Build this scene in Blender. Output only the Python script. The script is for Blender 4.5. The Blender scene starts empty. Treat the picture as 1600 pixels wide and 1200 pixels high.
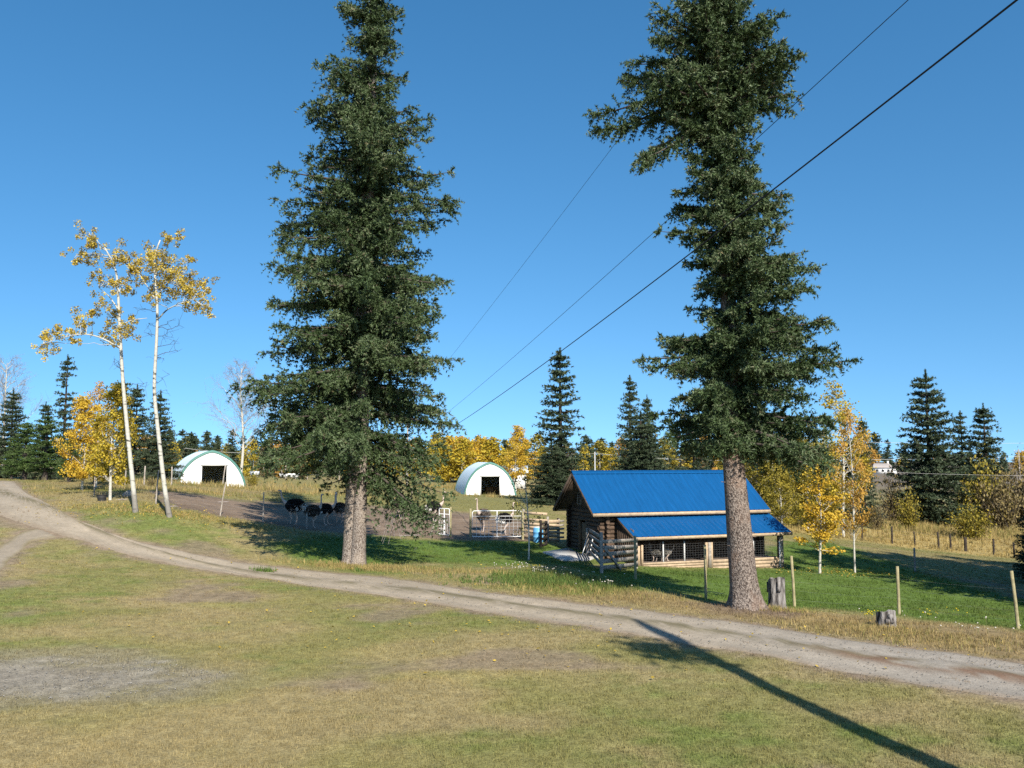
import bpy, bmesh, math, random
import numpy as np
from mathutils import Vector, Matrix

# ------------------------------------------------------------------ camera, world, sun, exposure
scene = bpy.context.scene
COL = scene.collection
F = 1331.0                      # focal length in pixels of a 1600 px wide picture
CAMZ = 4.5
PITCH = math.atan(120.0 / F)
cam_data = bpy.data.cameras.new("camera")
cam = bpy.data.objects.new("camera", cam_data)
COL.objects.link(cam)
cam.location = (0, 0, CAMZ)
cam.rotation_euler = (math.pi / 2 + PITCH, 0, 0)
cam_data.sensor_fit = 'HORIZONTAL'
cam_data.angle = 2 * math.atan(800.0 / F)
cam_data.clip_start = 0.1
cam_data.clip_end = 6000
scene.camera = cam

SUN_EL = math.radians(38.0)
SAZ = math.radians(20.5)                       # sun stands behind the camera, a little to the right
sun_vec = Vector((math.cos(SUN_EL) * math.sin(SAZ), -math.cos(SUN_EL) * math.cos(SAZ), math.sin(SUN_EL)))
world = bpy.data.worlds.new("World")
scene.world = world
world.use_nodes = True
wn = world.node_tree
sky = wn.nodes.new('ShaderNodeTexSky')
sky.sky_type = 'NISHITA'
sky.sun_disc = False
sky.sun_elevation = SUN_EL
sky.sun_rotation = math.pi - SAZ
sky.altitude = 900
sky.air_density = 1.0
sky.dust_density = 0.6
sky.ozone_density = 0.8
bg = wn.nodes['Background']
wn.links.new(sky.outputs[0], bg.inputs[0])
bg.inputs[1].default_value = 0.115
# look the sky up a little above the true elevation: the clear mountain air has no white haze band
_tc = wn.nodes.new('ShaderNodeTexCoord'); _sx = wn.nodes.new('ShaderNodeSeparateXYZ'); _cx = wn.nodes.new('ShaderNodeCombineXYZ')
_mz = wn.nodes.new('ShaderNodeMath'); _mz.operation = 'MAXIMUM'; _mz.inputs[1].default_value = 0
_ma = wn.nodes.new('ShaderNodeMath'); _ma.operation = 'MULTIPLY_ADD'; _ma.inputs[1].default_value = 1.0; _ma.inputs[2].default_value = 0.165
_nv = wn.nodes.new('ShaderNodeVectorMath'); _nv.operation = 'NORMALIZE'
wn.links.new(_tc.outputs['Generated'], _sx.inputs[0]); wn.links.new(_sx.outputs[0], _cx.inputs[0]); wn.links.new(_sx.outputs[1], _cx.inputs[1])
wn.links.new(_sx.outputs[2], _mz.inputs[0]); wn.links.new(_mz.outputs[0], _ma.inputs[0]); wn.links.new(_ma.outputs[0], _cx.inputs[2])
wn.links.new(_cx.outputs[0], _nv.inputs[0]); wn.links.new(_nv.outputs[0], sky.inputs[0])
_hs = wn.nodes.new('ShaderNodeHueSaturation'); _hs.inputs['Saturation'].default_value = 1.34; _hs.inputs['Hue'].default_value = 0.493
wn.links.new(sky.outputs[0], _hs.inputs['Color']); wn.links.new(_hs.outputs[0], bg.inputs[0])
sd = bpy.data.lights.new("sun", 'SUN')
sd.energy = 5.0
sd.angle = math.radians(0.53)
sd.color = (1.0, 0.93, 0.82)
sun = bpy.data.objects.new("sun", sd)
COL.objects.link(sun)
sun.rotation_euler = sun_vec.to_track_quat('Z', 'Y').to_euler()
sun.location = (20, -60, 40)
vs = scene.view_settings
vs.view_transform = 'Standard'
vs.look = 'None'
vs.gamma = 1
vs.use_curve_mapping = False
vs.exposure = 0.80
scene.render.engine = 'CYCLES'
scene.cycles.use_denoising = False
scene.cycles.sample_clamp_indirect = 0.5
scene.cycles.max_bounces = 6
scene.cycles.transparent_max_bounces = 8

# ------------------------------------------------------------------ helpers
CP, SP = math.cos(PITCH), math.sin(PITCH)
def P(px, py, d):
    """the place seen at a photo pixel, d metres into the scene"""
    cx = (px - 800) / F; cy = (600 - py) / F
    t = d / (CP - cy * SP)
    return np.array([cx * t, d, CAMZ + (SP + cy * CP) * t])
def proj(x, y, z):
    dz = z - CAMZ
    f = y * CP + dz * SP; u = -y * SP + dz * CP
    return 800 + F * x / f, 600 - F * u / f

def h2(ix, iy, s):
    h = (ix.astype(np.int64) * 374761393 + iy.astype(np.int64) * 668265263 + s * 974634777) & 0xffffffff
    h = ((h ^ (h >> 13)) * 1274126177) & 0xffffffff
    return ((h ^ (h >> 16)) & 0xffff) / 65535.0
def vnoise(x, y, s=0):
    x = np.asarray(x, float); y = np.asarray(y, float)
    ix = np.floor(x); iy = np.floor(y)
    fx = x - ix; fy = y - iy
    fx = fx * fx * (3 - 2 * fx); fy = fy * fy * (3 - 2 * fy)
    a = h2(ix, iy, s); b = h2(ix + 1, iy, s); c = h2(ix, iy + 1, s); d = h2(ix + 1, iy + 1, s)
    return (a * (1 - fx) + b * fx) * (1 - fy) + (c * (1 - fx) + d * fx) * fy
def fbm(x, y, s=0, o=4):
    r = 0; a = 0.5; t = 0
    for k in range(o):
        r = r + a * vnoise(x * 2 ** k + 17.3 * k, y * 2 ** k - 9.1 * k, s + k); t += a; a *= 0.5
    return r / t
def sstep(a, b, x):
    t = np.clip((x - a) / (b - a), 0, 1)
    return t * t * (3 - 2 * t)

# terrain through surveyed spots (photo pixel, depth)
CTRL = [(0, 900, 29), (210, 860, 37), (100, 822, 41), (30, 775, 52), (20, 752, 72), (212, 795, 43), (264, 800, 43),
        (343, 806, 44), (411, 816, 46), (478, 826, 48), (553, 884, 38), (700, 884, 37), (700, 842, 50), (780, 842, 51),
        (480, 822, 53), (600, 800, 60), (740, 805, 62), (325, 768, 89), (265, 765, 95), (390, 769, 90), (765, 775, 102),
        (700, 770, 106), (810, 774, 100), (875, 785, 83), (640, 770, 95), (997, 890, 43.4), (1212, 887, 47), (878, 849, 51),
        (945, 868, 46), (1130, 850, 56), (1290, 846, 62), (1340, 845, 70), (1467, 858, 70), (1585, 869, 66), (1430, 893, 47),
        (1600, 930, 39), (1592, 982, 27.7), (1405, 961, 29), (1242, 949, 30), (1103, 936, 31), (993, 907, 34),
        (1165, 951, 26), (1384, 980, 25.5), (1455, 820, 90), (1600, 803, 110), (1560, 760, 170), (1400, 742, 300), (1250, 818, 74),
        (0, 746, 88), (240, 752, 78), (120, 750, 80), (375, 744, 108), (450, 750, 130), (690, 752, 130), (250, 740, 160),
        (650, 742, 220), (900, 748, 150), (1060, 790, 85), (826, 884, 40), (900, 880, 41), (300, 790, 46), (240, 768, 52), (370, 781, 56),
        (150, 778, 48), (1281, 893, 45), (1200, 930, 34)]
cpts = [tuple(P(*c)) for c in CTRL]
for x, y, z in [(-40, -60, 0), (40, -60, 0), (0, 3, 0), (-16, 4, 0), (16, 4, 0), (0, 16, 0), (-10, 17, 0.05), (10, 17, 0), (4, 23, 0), (-12, 25, 0.15),
                (-30, 15, .3), (26, 14, -.2), (40, 30, -1.3), (60, 60, -2.8), (90, 120, -1.5), (-60, 40, 2.0), (-70, 90, 3.4), (-120, 160, 3), (0, 28, 0), (-4, 31, 0),
                (-500, 600, 2), (0, 600, 1), (500, 600, 0), (-1200, 1500, 2), (1200, 1500, 0), (0, 1800, 1), (-900, -600, 0), (900, -600, 0), (0, -900, 0),
                (-60, 230, 2), (60, 230, 0.8), (130, 300, 0), (150, 60, -2.5), (-150, 20, 1)]:
    cpts.append((x, y, z))
cpts = np.array(cpts)
CC = 5.0
def _phi(a, b):
    d2 = (a[:, None, 0] - b[None, :, 0]) ** 2 + (a[:, None, 1] - b[None, :, 1]) ** 2
    return np.sqrt(d2 + CC * CC)
_A = np.zeros((len(cpts) + 1,) * 2)
_A[:-1, :-1] = _phi(cpts, cpts) - 1.2 * np.eye(len(cpts))
_A[-1, :-1] = 1; _A[:-1, -1] = 1
_w = np.linalg.solve(_A, np.append(cpts[:, 2], 0))
def H(x, y):
    x = np.asarray(x, float); y = np.asarray(y, float)
    sh = x.shape
    q = np.stack([x.ravel(), y.ravel()], 1)
    out = np.empty(len(q))
    for i in range(0, len(q), 20000):
        out[i:i + 20000] = _phi(q[i:i + 20000], cpts) @ _w[:-1] + _w[-1]
    return out.reshape(sh)
def G(px, d):
    """ground point under a photo column at depth d"""
    x = (px - 800) / F * d
    for _ in range(4):
        z = float(H(x, d)); ppx, _ = proj(x, d, z)
        x += (px - ppx) / F * d
    return np.array([x, d, float(H(x, d))])
def GP(px, py):
    """where the view through a photo pixel first meets the ground"""
    ds = np.exp(np.linspace(math.log(6), math.log(600), 900))
    pts = np.array([P(px, py, d) for d in ds])
    hz = H(pts[:, 0], pts[:, 1])
    k = np.nonzero(pts[:, 2] <= hz)[0]
    i = k[0] if len(k) else len(ds) - 1
    return np.array([pts[i, 0], pts[i, 1], hz[i]])
def topz(px, py, d):
    return P(px, py, d)[2]

def poly_dist_in(x, y, poly):
    """signed distance to a polygon (positive inside)"""
    poly = np.asarray(poly)[:, :2]
    x = np.asarray(x, float); y = np.asarray(y, float)
    best = np.full(x.shape, 1e9); ins = np.zeros(x.shape, bool)
    n = len(poly)
    for i in range(n):
        ax, ay = poly[i]; bx, by = poly[(i + 1) % n]
        dx, dy = bx - ax, by - ay
        t = np.clip(((x - ax) * dx + (y - ay) * dy) / (dx * dx + dy * dy + 1e-9), 0, 1)
        best = np.minimum(best, np.hypot(x - ax - t * dx, y - ay - t * dy))
        c = ((ay > y) != (by > y)) & (x < (bx - ax) * (y - ay) / (by - ay + 1e-12) + ax)
        ins ^= c
    return np.where(ins, best, -best)

class MB:
    """collects shapes into one mesh"""
    def __init__(self):
        self.v = []; self.f = []; self.n = 0; self.m = []
    def add(self, v, f, mi=0):
        v = np.asarray(v, float); f = np.asarray(f, int)
        if len(f) == 0: return self
        self.v.append(v); self.f.append(f + self.n); self.m.append(np.full(len(f), mi)); self.n += len(v)
        return self
    def box(self, c, s, mi=0, rot=None, taper=1.0):
        x, y, z = s[0] / 2, s[1] / 2, s[2] / 2
        v = np.array([[-x, -y, -z], [x, -y, -z], [x, y, -z], [-x, y, -z], [-x * taper, -y * taper, z], [x * taper, -y * taper, z], [x * taper, y * taper, z], [-x * taper, y * taper, z]])
        if rot is not None: v = v @ np.array(rot.to_3x3() if hasattr(rot, 'to_3x3') else rot).T
        return self.add(v + np.array(c), [[0, 3, 2, 1], [4, 5, 6, 7], [0, 1, 5, 4], [1, 2, 6, 5], [2, 3, 7, 6], [3, 0, 4, 7]], mi)
    def beam(self, a, b, w, h, mi=0, up=(0, 0, 1)):
        a = np.array(a, float); b = np.array(b, float); d = b - a; L = np.linalg.norm(d); d /= L
        s = np.cross(d, up); 
        if np.linalg.norm(s) < 1e-3: s = np.array([1., 0, 0])
        s /= np.linalg.norm(s); u = np.cross(s, d)
        v = [p + i * s * w / 2 + j * u * h / 2 for p in (a, b) for i, j in ((-1, -1), (1, -1), (1, 1), (-1, 1))]
        return self.add(v, [[0, 3, 2, 1], [4, 5, 6, 7], [0, 1, 5, 4], [1, 2, 6, 5], [2, 3, 7, 6], [3, 0, 4, 7]][::1], mi)
    def tube(self, pts, r, sides=6, mi=0, cap=True):
        pts = np.asarray(pts, float); n = len(pts)
        r = np.broadcast_to(np.asarray(r, float), (n,))
        t = np.gradient(pts, axis=0); t /= np.linalg.norm(t, axis=1)[:, None] + 1e-12
        ref = np.array([0, 0, 1.]) if abs(t[:, 2]).mean() < .8 else np.array([0, 1., 0])
        s = np.cross(t, ref); s /= np.linalg.norm(s, axis=1)[:, None] + 1e-12
        u = np.cross(s, t)
        a = np.arange(sides) / sides * 2 * math.pi
        v = pts[:, None] + r[:, None, None] * (np.cos(a)[None, :, None] * s[:, None] + np.sin(a)[None, :, None] * u[:, None])
        i = np.arange(n - 1)[:, None] * sides; j = np.arange(sides)[None]; k = (j + 1) % sides
        f = np.stack([i + j, i + k, i + sides + k, i + sides + j], -1).reshape(-1, 4)
        self.add(v.reshape(-1, 3), f, mi)
        if cap and sides == 4:
            b = self.n - n * sides
            self.f.append(np.array([[b, b + 1, b + 2, b + 3], [self.n - 1, self.n - 2, self.n - 3, self.n - 4]])); self.m.append(np.full(2, mi))
        elif cap:
            for base, p in ((self.n - n * sides, pts[0]), (self.n - sides, pts[-1])):
                c = self.n; self.v.append(p[None]); self.n += 1
                jj = np.arange(sides); self.f.append(np.stack([base + jj, base + (jj + 1) % sides, np.full(sides, c)], -1)); self.m.append(np.full(sides, mi))
        return self
    def mesh(self, name, attrs=None, smooth=False):
        me = bpy.data.meshes.new(name)
        v = np.concatenate(self.v).astype(np.float32)
        me.vertices.add(len(v)); me.vertices.foreach_set('co', v.ravel())
        tot = np.concatenate([np.full(len(f), f.shape[1]) for f in self.f])
        loops = np.concatenate([f.ravel() for f in self.f]).astype(np.int32)
        me.loops.add(len(loops)); me.loops.foreach_set('vertex_index', loops)
        me.polygons.add(len(tot))
        me.polygons.foreach_set('loop_start', np.concatenate([[0], np.cumsum(tot)[:-1]]).astype(np.int32))
        me.polygons.foreach_set('material_index', np.concatenate(self.m).astype(np.int32))
        if smooth: me.polygons.foreach_set('use_smooth', np.ones(len(tot), bool))
        me.update(calc_edges=True)
        if attrs:
            for k, a in attrs.items():
                a = np.asarray(a, np.float32)
                if a.ndim == 2:
                    at = me.attributes.new(k, 'FLOAT_COLOR', 'POINT'); at.data.foreach_set('color', np.concatenate([a, np.ones((len(a), 1), np.float32)], 1).ravel())
                else:
                    at = me.attributes.new(k, 'FLOAT', 'POINT'); at.data.foreach_set('value', a)
        return me

def link(name, me, mats, parent=None, loc=None, rot=None, scale=None):
    o = bpy.data.objects.new(name, me)
    COL.objects.link(o)
    if me is not None and mats is not None and len(me.materials) == 0:
        for m in (mats if isinstance(mats, (list, tuple)) else [mats]): me.materials.append(m)
    if parent is not None: o.parent = parent
    if loc is not None: o.location = loc
    if rot is not None: o.rotation_euler = rot
    if scale is not None: o.scale = scale if hasattr(scale, '__len__') else (scale,) * 3
    return o
def tag(o, label, cat, group=None):
    o['label'] = label; o['category'] = cat
    if group: o['group'] = group
    return o
def thing(name, label, cat, loc=(0, 0, 0), rz=0, group=None):
    o = link(name, None, None, loc=tuple(float(c) for c in loc), rot=(0, 0, rz))
    return tag(o, label, cat, group)
def struct(o, kind='structure'):
    o['kind'] = kind
    return o

# ------------------------------------------------------------------ materials
def mat(name, col, rough=.8, var=.25, scale=6., bump=0., bscale=30., col2=None, attr=None, transl=0., stretch=(1, 1, 1), spec=.3, coord='Object', fine=0.):
    m = bpy.data.materials.new(name); m.use_nodes = True
    nt = m.node_tree; N = nt.nodes; L = nt.links
    b = N['Principled BSDF']; b.inputs['Roughness'].default_value = rough
    b.inputs['Specular IOR Level'].default_value = spec
    tc = N.new('ShaderNodeTexCoord'); mp = N.new('ShaderNodeMapping'); mp.inputs['Scale'].default_value = stretch
    L.new(tc.outputs[coord], mp.inputs[0])
    no = N.new('ShaderNodeTexNoise'); no.inputs['Scale'].default_value = scale; no.inputs['Detail'].default_value = 6; no.inputs['Roughness'].default_value = .62
    L.new(mp.outputs[0], no.inputs['Vector'])
    c2 = col2 if col2 else tuple(c * (1 - var) for c in col)
    rp = N.new('ShaderNodeValToRGB')
    rp.color_ramp.elements[0].position = .33; rp.color_ramp.elements[1].position = .67
    rp.color_ramp.elements[0].color = (*c2, 1)
    rp.color_ramp.elements[1].color = (*[min(1, c * (1 + (0 if col2 else var * .6))) for c in col], 1)
    L.new(no.outputs[0], rp.inputs[0])
    out = rp.outputs[0]
    if bump:
        n2 = N.new('ShaderNodeTexNoise'); n2.inputs['Scale'].default_value = bscale; n2.inputs['Detail'].default_value = 4
        L.new(mp.outputs[0], n2.inputs['Vector'])
        bp = N.new('ShaderNodeBump'); bp.inputs['Strength'].default_value = bump; bp.inputs['Distance'].default_value = .03
        L.new(n2.outputs[0], bp.inputs['Height']); L.new(bp.outputs[0], b.inputs['Normal'])
    L.new(out, b.inputs['Base Color'])
    return m
def leafmat(name, stops, transl=.3, rough=.6, spec=.25, attr='v'):
    m = bpy.data.materials.new(name); m.use_nodes = True
    nt = m.node_tree; N = nt.nodes; L = nt.links
    b = N['Principled BSDF']; b.inputs['Roughness'].default_value = rough; b.inputs['Specular IOR Level'].default_value = spec
    at = N.new('ShaderNodeAttribute'); at.attribute_name = attr
    rp = N.new('ShaderNodeValToRGB'); e = rp.color_ramp.elements
    e[0].position = stops[0][0]; e[0].color = (*stops[0][1], 1); e[1].position = stops[-1][0]; e[1].color = (*stops[-1][1], 1)
    for p, c in stops[1:-1]:
        q = e.new(p); q.color = (*c, 1)
    L.new(at.outputs['Fac'], rp.inputs[0]); L.new(rp.outputs[0], b.inputs['Base Color'])
    if transl:
        t = N.new('ShaderNodeBsdfTranslucent'); L.new(rp.outputs[0], t.inputs[0])
        mx = N.new('ShaderNodeMixShader'); mx.inputs[0].default_value = transl
        L.new(b.outputs[0], mx.inputs[1]); L.new(t.outputs[0], mx.inputs[2]); L.new(mx.outputs[0], N['Material Output'].inputs[0])
    return m
def tintmat(name, rough=.95, bump=.6, fine=True, transl=0., var=.35, scales=(3., 14., 60.)):
    """colour comes from the 'tint' attribute (what grows or lies there), noise breaks it up"""
    m = bpy.data.materials.new(name); m.use_nodes = True
    nt = m.node_tree; N = nt.nodes; L = nt.links
    b = N['Principled BSDF']; b.inputs['Roughness'].default_value = rough; b.inputs['Specular IOR Level'].default_value = .15
    at = N.new('ShaderNodeAttribute'); at.attribute_name = 'tint'
    out = at.outputs['Color']
    if fine:
        tc = N.new('ShaderNodeTexCoord')
        prev = None
        for i, s in enumerate(scales):
            no = N.new('ShaderNodeTexNoise'); no.inputs['Scale'].default_value = s; no.inputs['Detail'].default_value = 5; no.inputs['Roughness'].default_value = .65
            L.new(tc.outputs['Object'], no.inputs['Vector'])
            mr = N.new('ShaderNodeMapRange'); mr.inputs[1].default_value = .3; mr.inputs[2].default_value = .7
            mr.inputs[3].default_value = 1 - var; mr.inputs[4].default_value = 1 + var
            L.new(no.outputs[0], mr.inputs[0])
            mx = N.new('ShaderNodeMix'); mx.data_type = 'RGBA'; mx.blend_type = 'MULTIPLY'; mx.inputs[0].default_value = 1
            L.new(out, mx.inputs[6]); L.new(mr.outputs[0], mx.inputs[7]); out = mx.outputs[2]
            prev = no
        if bump:
            bp = N.new('ShaderNodeBump'); bp.inputs['Strength'].default_value = bump; bp.inputs['Distance'].default_value = .05
            n2 = N.new('ShaderNodeTexNoise'); n2.inputs['Scale'].default_value = 18; n2.inputs['Detail'].default_value = 6
            L.new(tc.outputs['Object'], n2.inputs['Vector']); L.new(n2.outputs[0], bp.inputs['Height']); L.new(bp.outputs[0], b.inputs['Normal'])
    L.new(out, b.inputs['Base Color'])
    if transl:
        t = N.new('ShaderNodeBsdfTranslucent'); L.new(out, t.inputs[0])
        mx = N.new('ShaderNodeMixShader'); mx.inputs[0].default_value = transl
        L.new(b.outputs[0], mx.inputs[1]); L.new(t.outputs[0], mx.inputs[2]); L.new(mx.outputs[0], N['Material Output'].inputs[0])
    return m
def barkmat(name, a, b_, c, scale=14, stretch=(1, 1, .45), bump=1.0, dist=.04):
    """flaky bark: voronoi plates with noise in between"""
    m = bpy.data.materials.new(name); m.use_nodes = True
    nt = m.node_tree; N = nt.nodes; L = nt.links
    p = N['Principled BSDF']; p.inputs['Roughness'].default_value = .95; p.inputs['Specular IOR Level'].default_value = .1
    tc = N.new('ShaderNodeTexCoord'); mp = N.new('ShaderNodeMapping'); mp.inputs['Scale'].default_value = stretch
    L.new(tc.outputs['Object'], mp.inputs[0])
    vo = N.new('ShaderNodeTexVoronoi'); vo.inputs['Scale'].default_value = scale; vo.feature = 'F1'
    no = N.new('ShaderNodeTexNoise'); no.inputs['Scale'].default_value = scale * .5; no.inputs['Detail'].default_value = 8; no.inputs['Roughness'].default_value = .7
    lo = N.new('ShaderNodeTexNoise'); lo.inputs['Scale'].default_value = 1.6; lo.inputs['Detail'].default_value = 4
    for n in (vo, no, lo): L.new(mp.outputs[0], n.inputs['Vector'])
    ad = N.new('ShaderNodeMath'); ad.operation = 'MULTIPLY_ADD'; ad.inputs[1].default_value = -.55; L.new(vo.outputs['Distance'], ad.inputs[0]); L.new(no.outputs[0], ad.inputs[2])
    rp = N.new('ShaderNodeValToRGB'); e = rp.color_ramp.elements
    e[0].position = .05; e[0].color = (*a, 1); e[1].position = .42; e[1].color = (*b_, 1)
    L.new(ad.outputs[0], rp.inputs[0])
    mx = N.new('ShaderNodeMix'); mx.data_type = 'RGBA'; L.new(rp.outputs[0], mx.inputs[6]); mx.inputs[7].default_value = (*c, 1)
    r2 = N.new('ShaderNodeMapRange'); r2.inputs[1].default_value = .5; r2.inputs[2].default_value = .72; r2.inputs[4].default_value = .6; L.new(lo.outputs[0], r2.inputs[0]); L.new(r2.outputs[0], mx.inputs[0])
    L.new(mx.outputs[2], p.inputs['Base Color'])
    bp = N.new('ShaderNodeBump'); bp.inputs['Strength'].default_value = bump; bp.inputs['Distance'].default_value = dist
    L.new(ad.outputs[0], bp.inputs['Height']); L.new(bp.outputs[0], p.inputs['Normal'])
    return m
def aspenbark(name):
    """white bark with dark horizontal scars; dark rough foot"""
    m = bpy.data.materials.new(name); m.use_nodes = True
    nt = m.node_tree; N = nt.nodes; L = nt.links
    p = N['Principled BSDF']; p.inputs['Roughness'].default_value = .8
    tc = N.new('ShaderNodeTexCoord'); mp = N.new('ShaderNodeMapping'); mp.inputs['Scale'].default_value = (1, 1, 3.2)
    L.new(tc.outputs['Object'], mp.inputs[0])
    no = N.new('ShaderNodeTexNoise'); no.inputs['Scale'].default_value = 2.4; no.inputs['Detail'].default_value = 3; L.new(mp.outputs[0], no.inputs['Vector'])
    rp = N.new('ShaderNodeValToRGB'); e = rp.color_ramp.elements
    e[0].position = .33; e[0].color = (.05, .045, .04, 1); e[1].position = .41; e[1].color = (.37, .36, .305, 1)
    q = e.new(.7); q.color = (.47, .46, .41, 1)
    L.new(no.outputs[0], rp.inputs[0])
    sp = N.new('ShaderNodeSeparateXYZ'); L.new(tc.outputs['Object'], sp.inputs[0])
    n2 = N.new('ShaderNodeTexNoise'); n2.inputs['Scale'].default_value = 5; L.new(tc.outputs['Object'], n2.inputs['Vector'])
    ad = N.new('ShaderNodeMath'); ad.operation = 'ADD'; L.new(sp.outputs[2], ad.inputs[0]); L.new(n2.outputs[0], ad.inputs[1])
    mr = N.new('ShaderNodeMapRange'); mr.inputs[1].default_value = 1.25; mr.inputs[2].default_value = 1.75; mr.inputs[3].default_value = .8; mr.inputs[4].default_value = 0; L.new(ad.outputs[0], mr.inputs[0])
    mx = N.new('ShaderNodeMix'); mx.data_type = 'RGBA'; L.new(mr.outputs[0], mx.inputs[0]); L.new(rp.outputs[0], mx.inputs[6]); mx.inputs[7].default_value = (.13, .115, .10, 1)
    L.new(mx.outputs[2], p.inputs['Base Color'])
    return m

M = {}
M['ground'] = tintmat('grass ground', var=.3)
M['grass'] = tintmat('grass blades', fine=False, transl=.25, rough=.7)
M['drive'] = tintmat('packed dirt', bump=.35, var=.13, scales=(1.2, 6., 45.))
M['paddock'] = tintmat('bare earth', bump=.8, var=.22, scales=(.8, 5., 30.))
M['gravel'] = tintmat('gravel', bump=.8, var=.3, scales=(4., 25., 90.))
M['bark'] = barkmat('spruce bark', (.060, .045, .038), (.30, .25, .21), (.27, .18, .13), scale=24, stretch=(1, 1, .75), dist=.05)
M['bark_grey'] = barkmat('grey spruce bark', (.10, .075, .06), (.34, .295, .25), (.38, .31, .24), scale=26, stretch=(1, 1, .7))
M['limb'] = mat('limb bark', (.07, .056, .046), .95, .4, 8)
M['stump'] = barkmat('stump bark', (.03, .026, .024), (.30, .28, .26), (.16, .14, .13), scale=9, stretch=(1, 1, .3), bump=1.0, dist=.06)
M['cutwood'] = mat('cut wood', (.42, .38, .32), .9, .3, 9, .4, 40)
M['aspen_bark'] = aspenbark('aspen bark')
M['pale_bark'] = mat('pale bark', (.46, .44, .38), .85, .35, 7, stretch=(1, 1, 2.5))
M['twig'] = mat('grey twig', (.30, .265, .25), .9, .3, 5)
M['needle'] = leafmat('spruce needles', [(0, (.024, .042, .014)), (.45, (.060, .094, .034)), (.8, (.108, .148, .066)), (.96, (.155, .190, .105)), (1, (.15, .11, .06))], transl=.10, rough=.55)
M['needle_far'] = leafmat('distant spruce needles', [(0, (.022, .036, .018)), (.6, (.055, .080, .040)), (1, (.10, .125, .070))], transl=.1)
M['needle_pine'] = leafmat('pine needles', [(0, (.035, .065, .016)), (.6, (.075, .125, .032)), (1, (.12, .16, .055))], transl=.15)
M['leaf_yellow'] = leafmat('yellow leaves', [(0, (.20, .15, .02)), (.5, (.46, .35, .035)), (.85, (.58, .45, .055)), (1, (.30, .30, .06))], transl=.35)
M['leaf_gold'] = leafmat('golden leaves', [(0, (.34, .20, .02)), (.5, (.56, .37, .035)), (1, (.66, .50, .08))], transl=.35)
M['leaf_orange'] = leafmat('orange leaves', [(0, (.34, .18, .04)), (.5, (.54, .32, .06)), (1, (.62, .44, .11))], transl=.35)
M['leaf_olive'] = leafmat('olive leaves', [(0, (.10, .10, .02)), (.5, (.24, .20, .03)), (1, (.42, .32, .04))], transl=.3)
M['leaf_rust'] = leafmat('rusty twigs', [(0, (.085, .062, .035)), (.6, (.16, .125, .055)), (1, (.26, .20, .06))], transl=.2)
M['leaf_dull'] = leafmat('dull leaves', [(0, (.06, .05, .02)), (.5, (.16, .13, .03)), (1, (.36, .30, .05))], transl=.25)
M['blue'] = mat('blue roof metal', (.004, .070, .205), .45, .14, 2.2, .05, 3, stretch=(2.5, .35, .35), spec=.22)
M['timber'] = mat('new timber', (.42, .315, .21), .85, .25, 5, .2, 40, stretch=(1, 1, 1))
M['timber_old'] = mat('weathered timber', (.30, .265, .225), .95, .4, 6, .4, 35)
M['post_wood'] = mat('treated post', (.27, .235, .13), .9, .3, 7, .3, 40)
M['post_dark'] = mat('dark post', (.035, .027, .022), .95, .4, 8)
M['log'] = mat('old logs', (.105, .070, .048), .95, .5, 5, .6, 24, stretch=(.5, 1, 1))
M['dark_board'] = mat('dark board', (.10, .07, .05), .95, .4, 6, .3, 30)
M['door_wood'] = mat('door wood', (.20, .125, .07), .9, .3, 5, .2, 30)
M['tarp'] = mat('white tarp', (.80, .80, .78), .6, .06, 1.5, .25, 2.5)
M['tarp_blue'] = mat('pale tarp cover', (.62, .72, .76), .55, .05, 2.)
M['teal'] = mat('green trim', (.075, .19, .16), .6, .15, 6)
M['white'] = mat('white paint', (.72, .72, .70), .5, .08, 5)
M['galv'] = mat('galvanised steel', (.48, .48, .47), .5, .12, 8, spec=.6)
M['wire'] = mat('wire', (.20, .205, .21), .5, .1, 8, spec=.5)
M['cable'] = mat('black cable', (.016, .014, .02), .6, .1, 4)
M['wire_bright'] = mat('pale power wire', (.5, .5, .48), .5, .1, 4)  # one even pale grey, lighter than the fence wire
M['concrete'] = mat('concrete slab', (.44, .43, .41), .9, .2, 3, .2, 30)
M['plastic_blue'] = mat('blue plastic', (.12, .36, .62), .45, .08, 5)
M['black_plastic'] = mat('black rubber', (.022, .022, .022), .7, .2, 6)
M['feather_black'] = mat('black feathers', (.012, .011, .012), .9, .5, 14)
M['feather_brown'] = mat('brown feathers', (.105, .085, .07), .9, .45, 14)
M['feather_grey'] = mat('grey downy feathers', (.26, .24, .21), .9, .4, 14)
M['feather_white'] = mat('white feathers', (.66, .64, .60), .9, .15, 10)
M['bird_skin'] = mat('bare bird skin', (.45, .36, .30), .7, .2, 8)
M['grey_roof'] = mat('grey shingles', (.36, .32, .29), .9, .2, 6)
M['glass_dark'] = mat('dark glass', (.03, .035, .04), .15, .1, 3, spec=.6)
M['rock'] = mat('stone', (.34, .32, .29), .9, .3, 8, .4, 20)
M['paddock_floor'] = mat('pen earth', (.12, .09, .07), .95, .4, 4, .5, 20)

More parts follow.
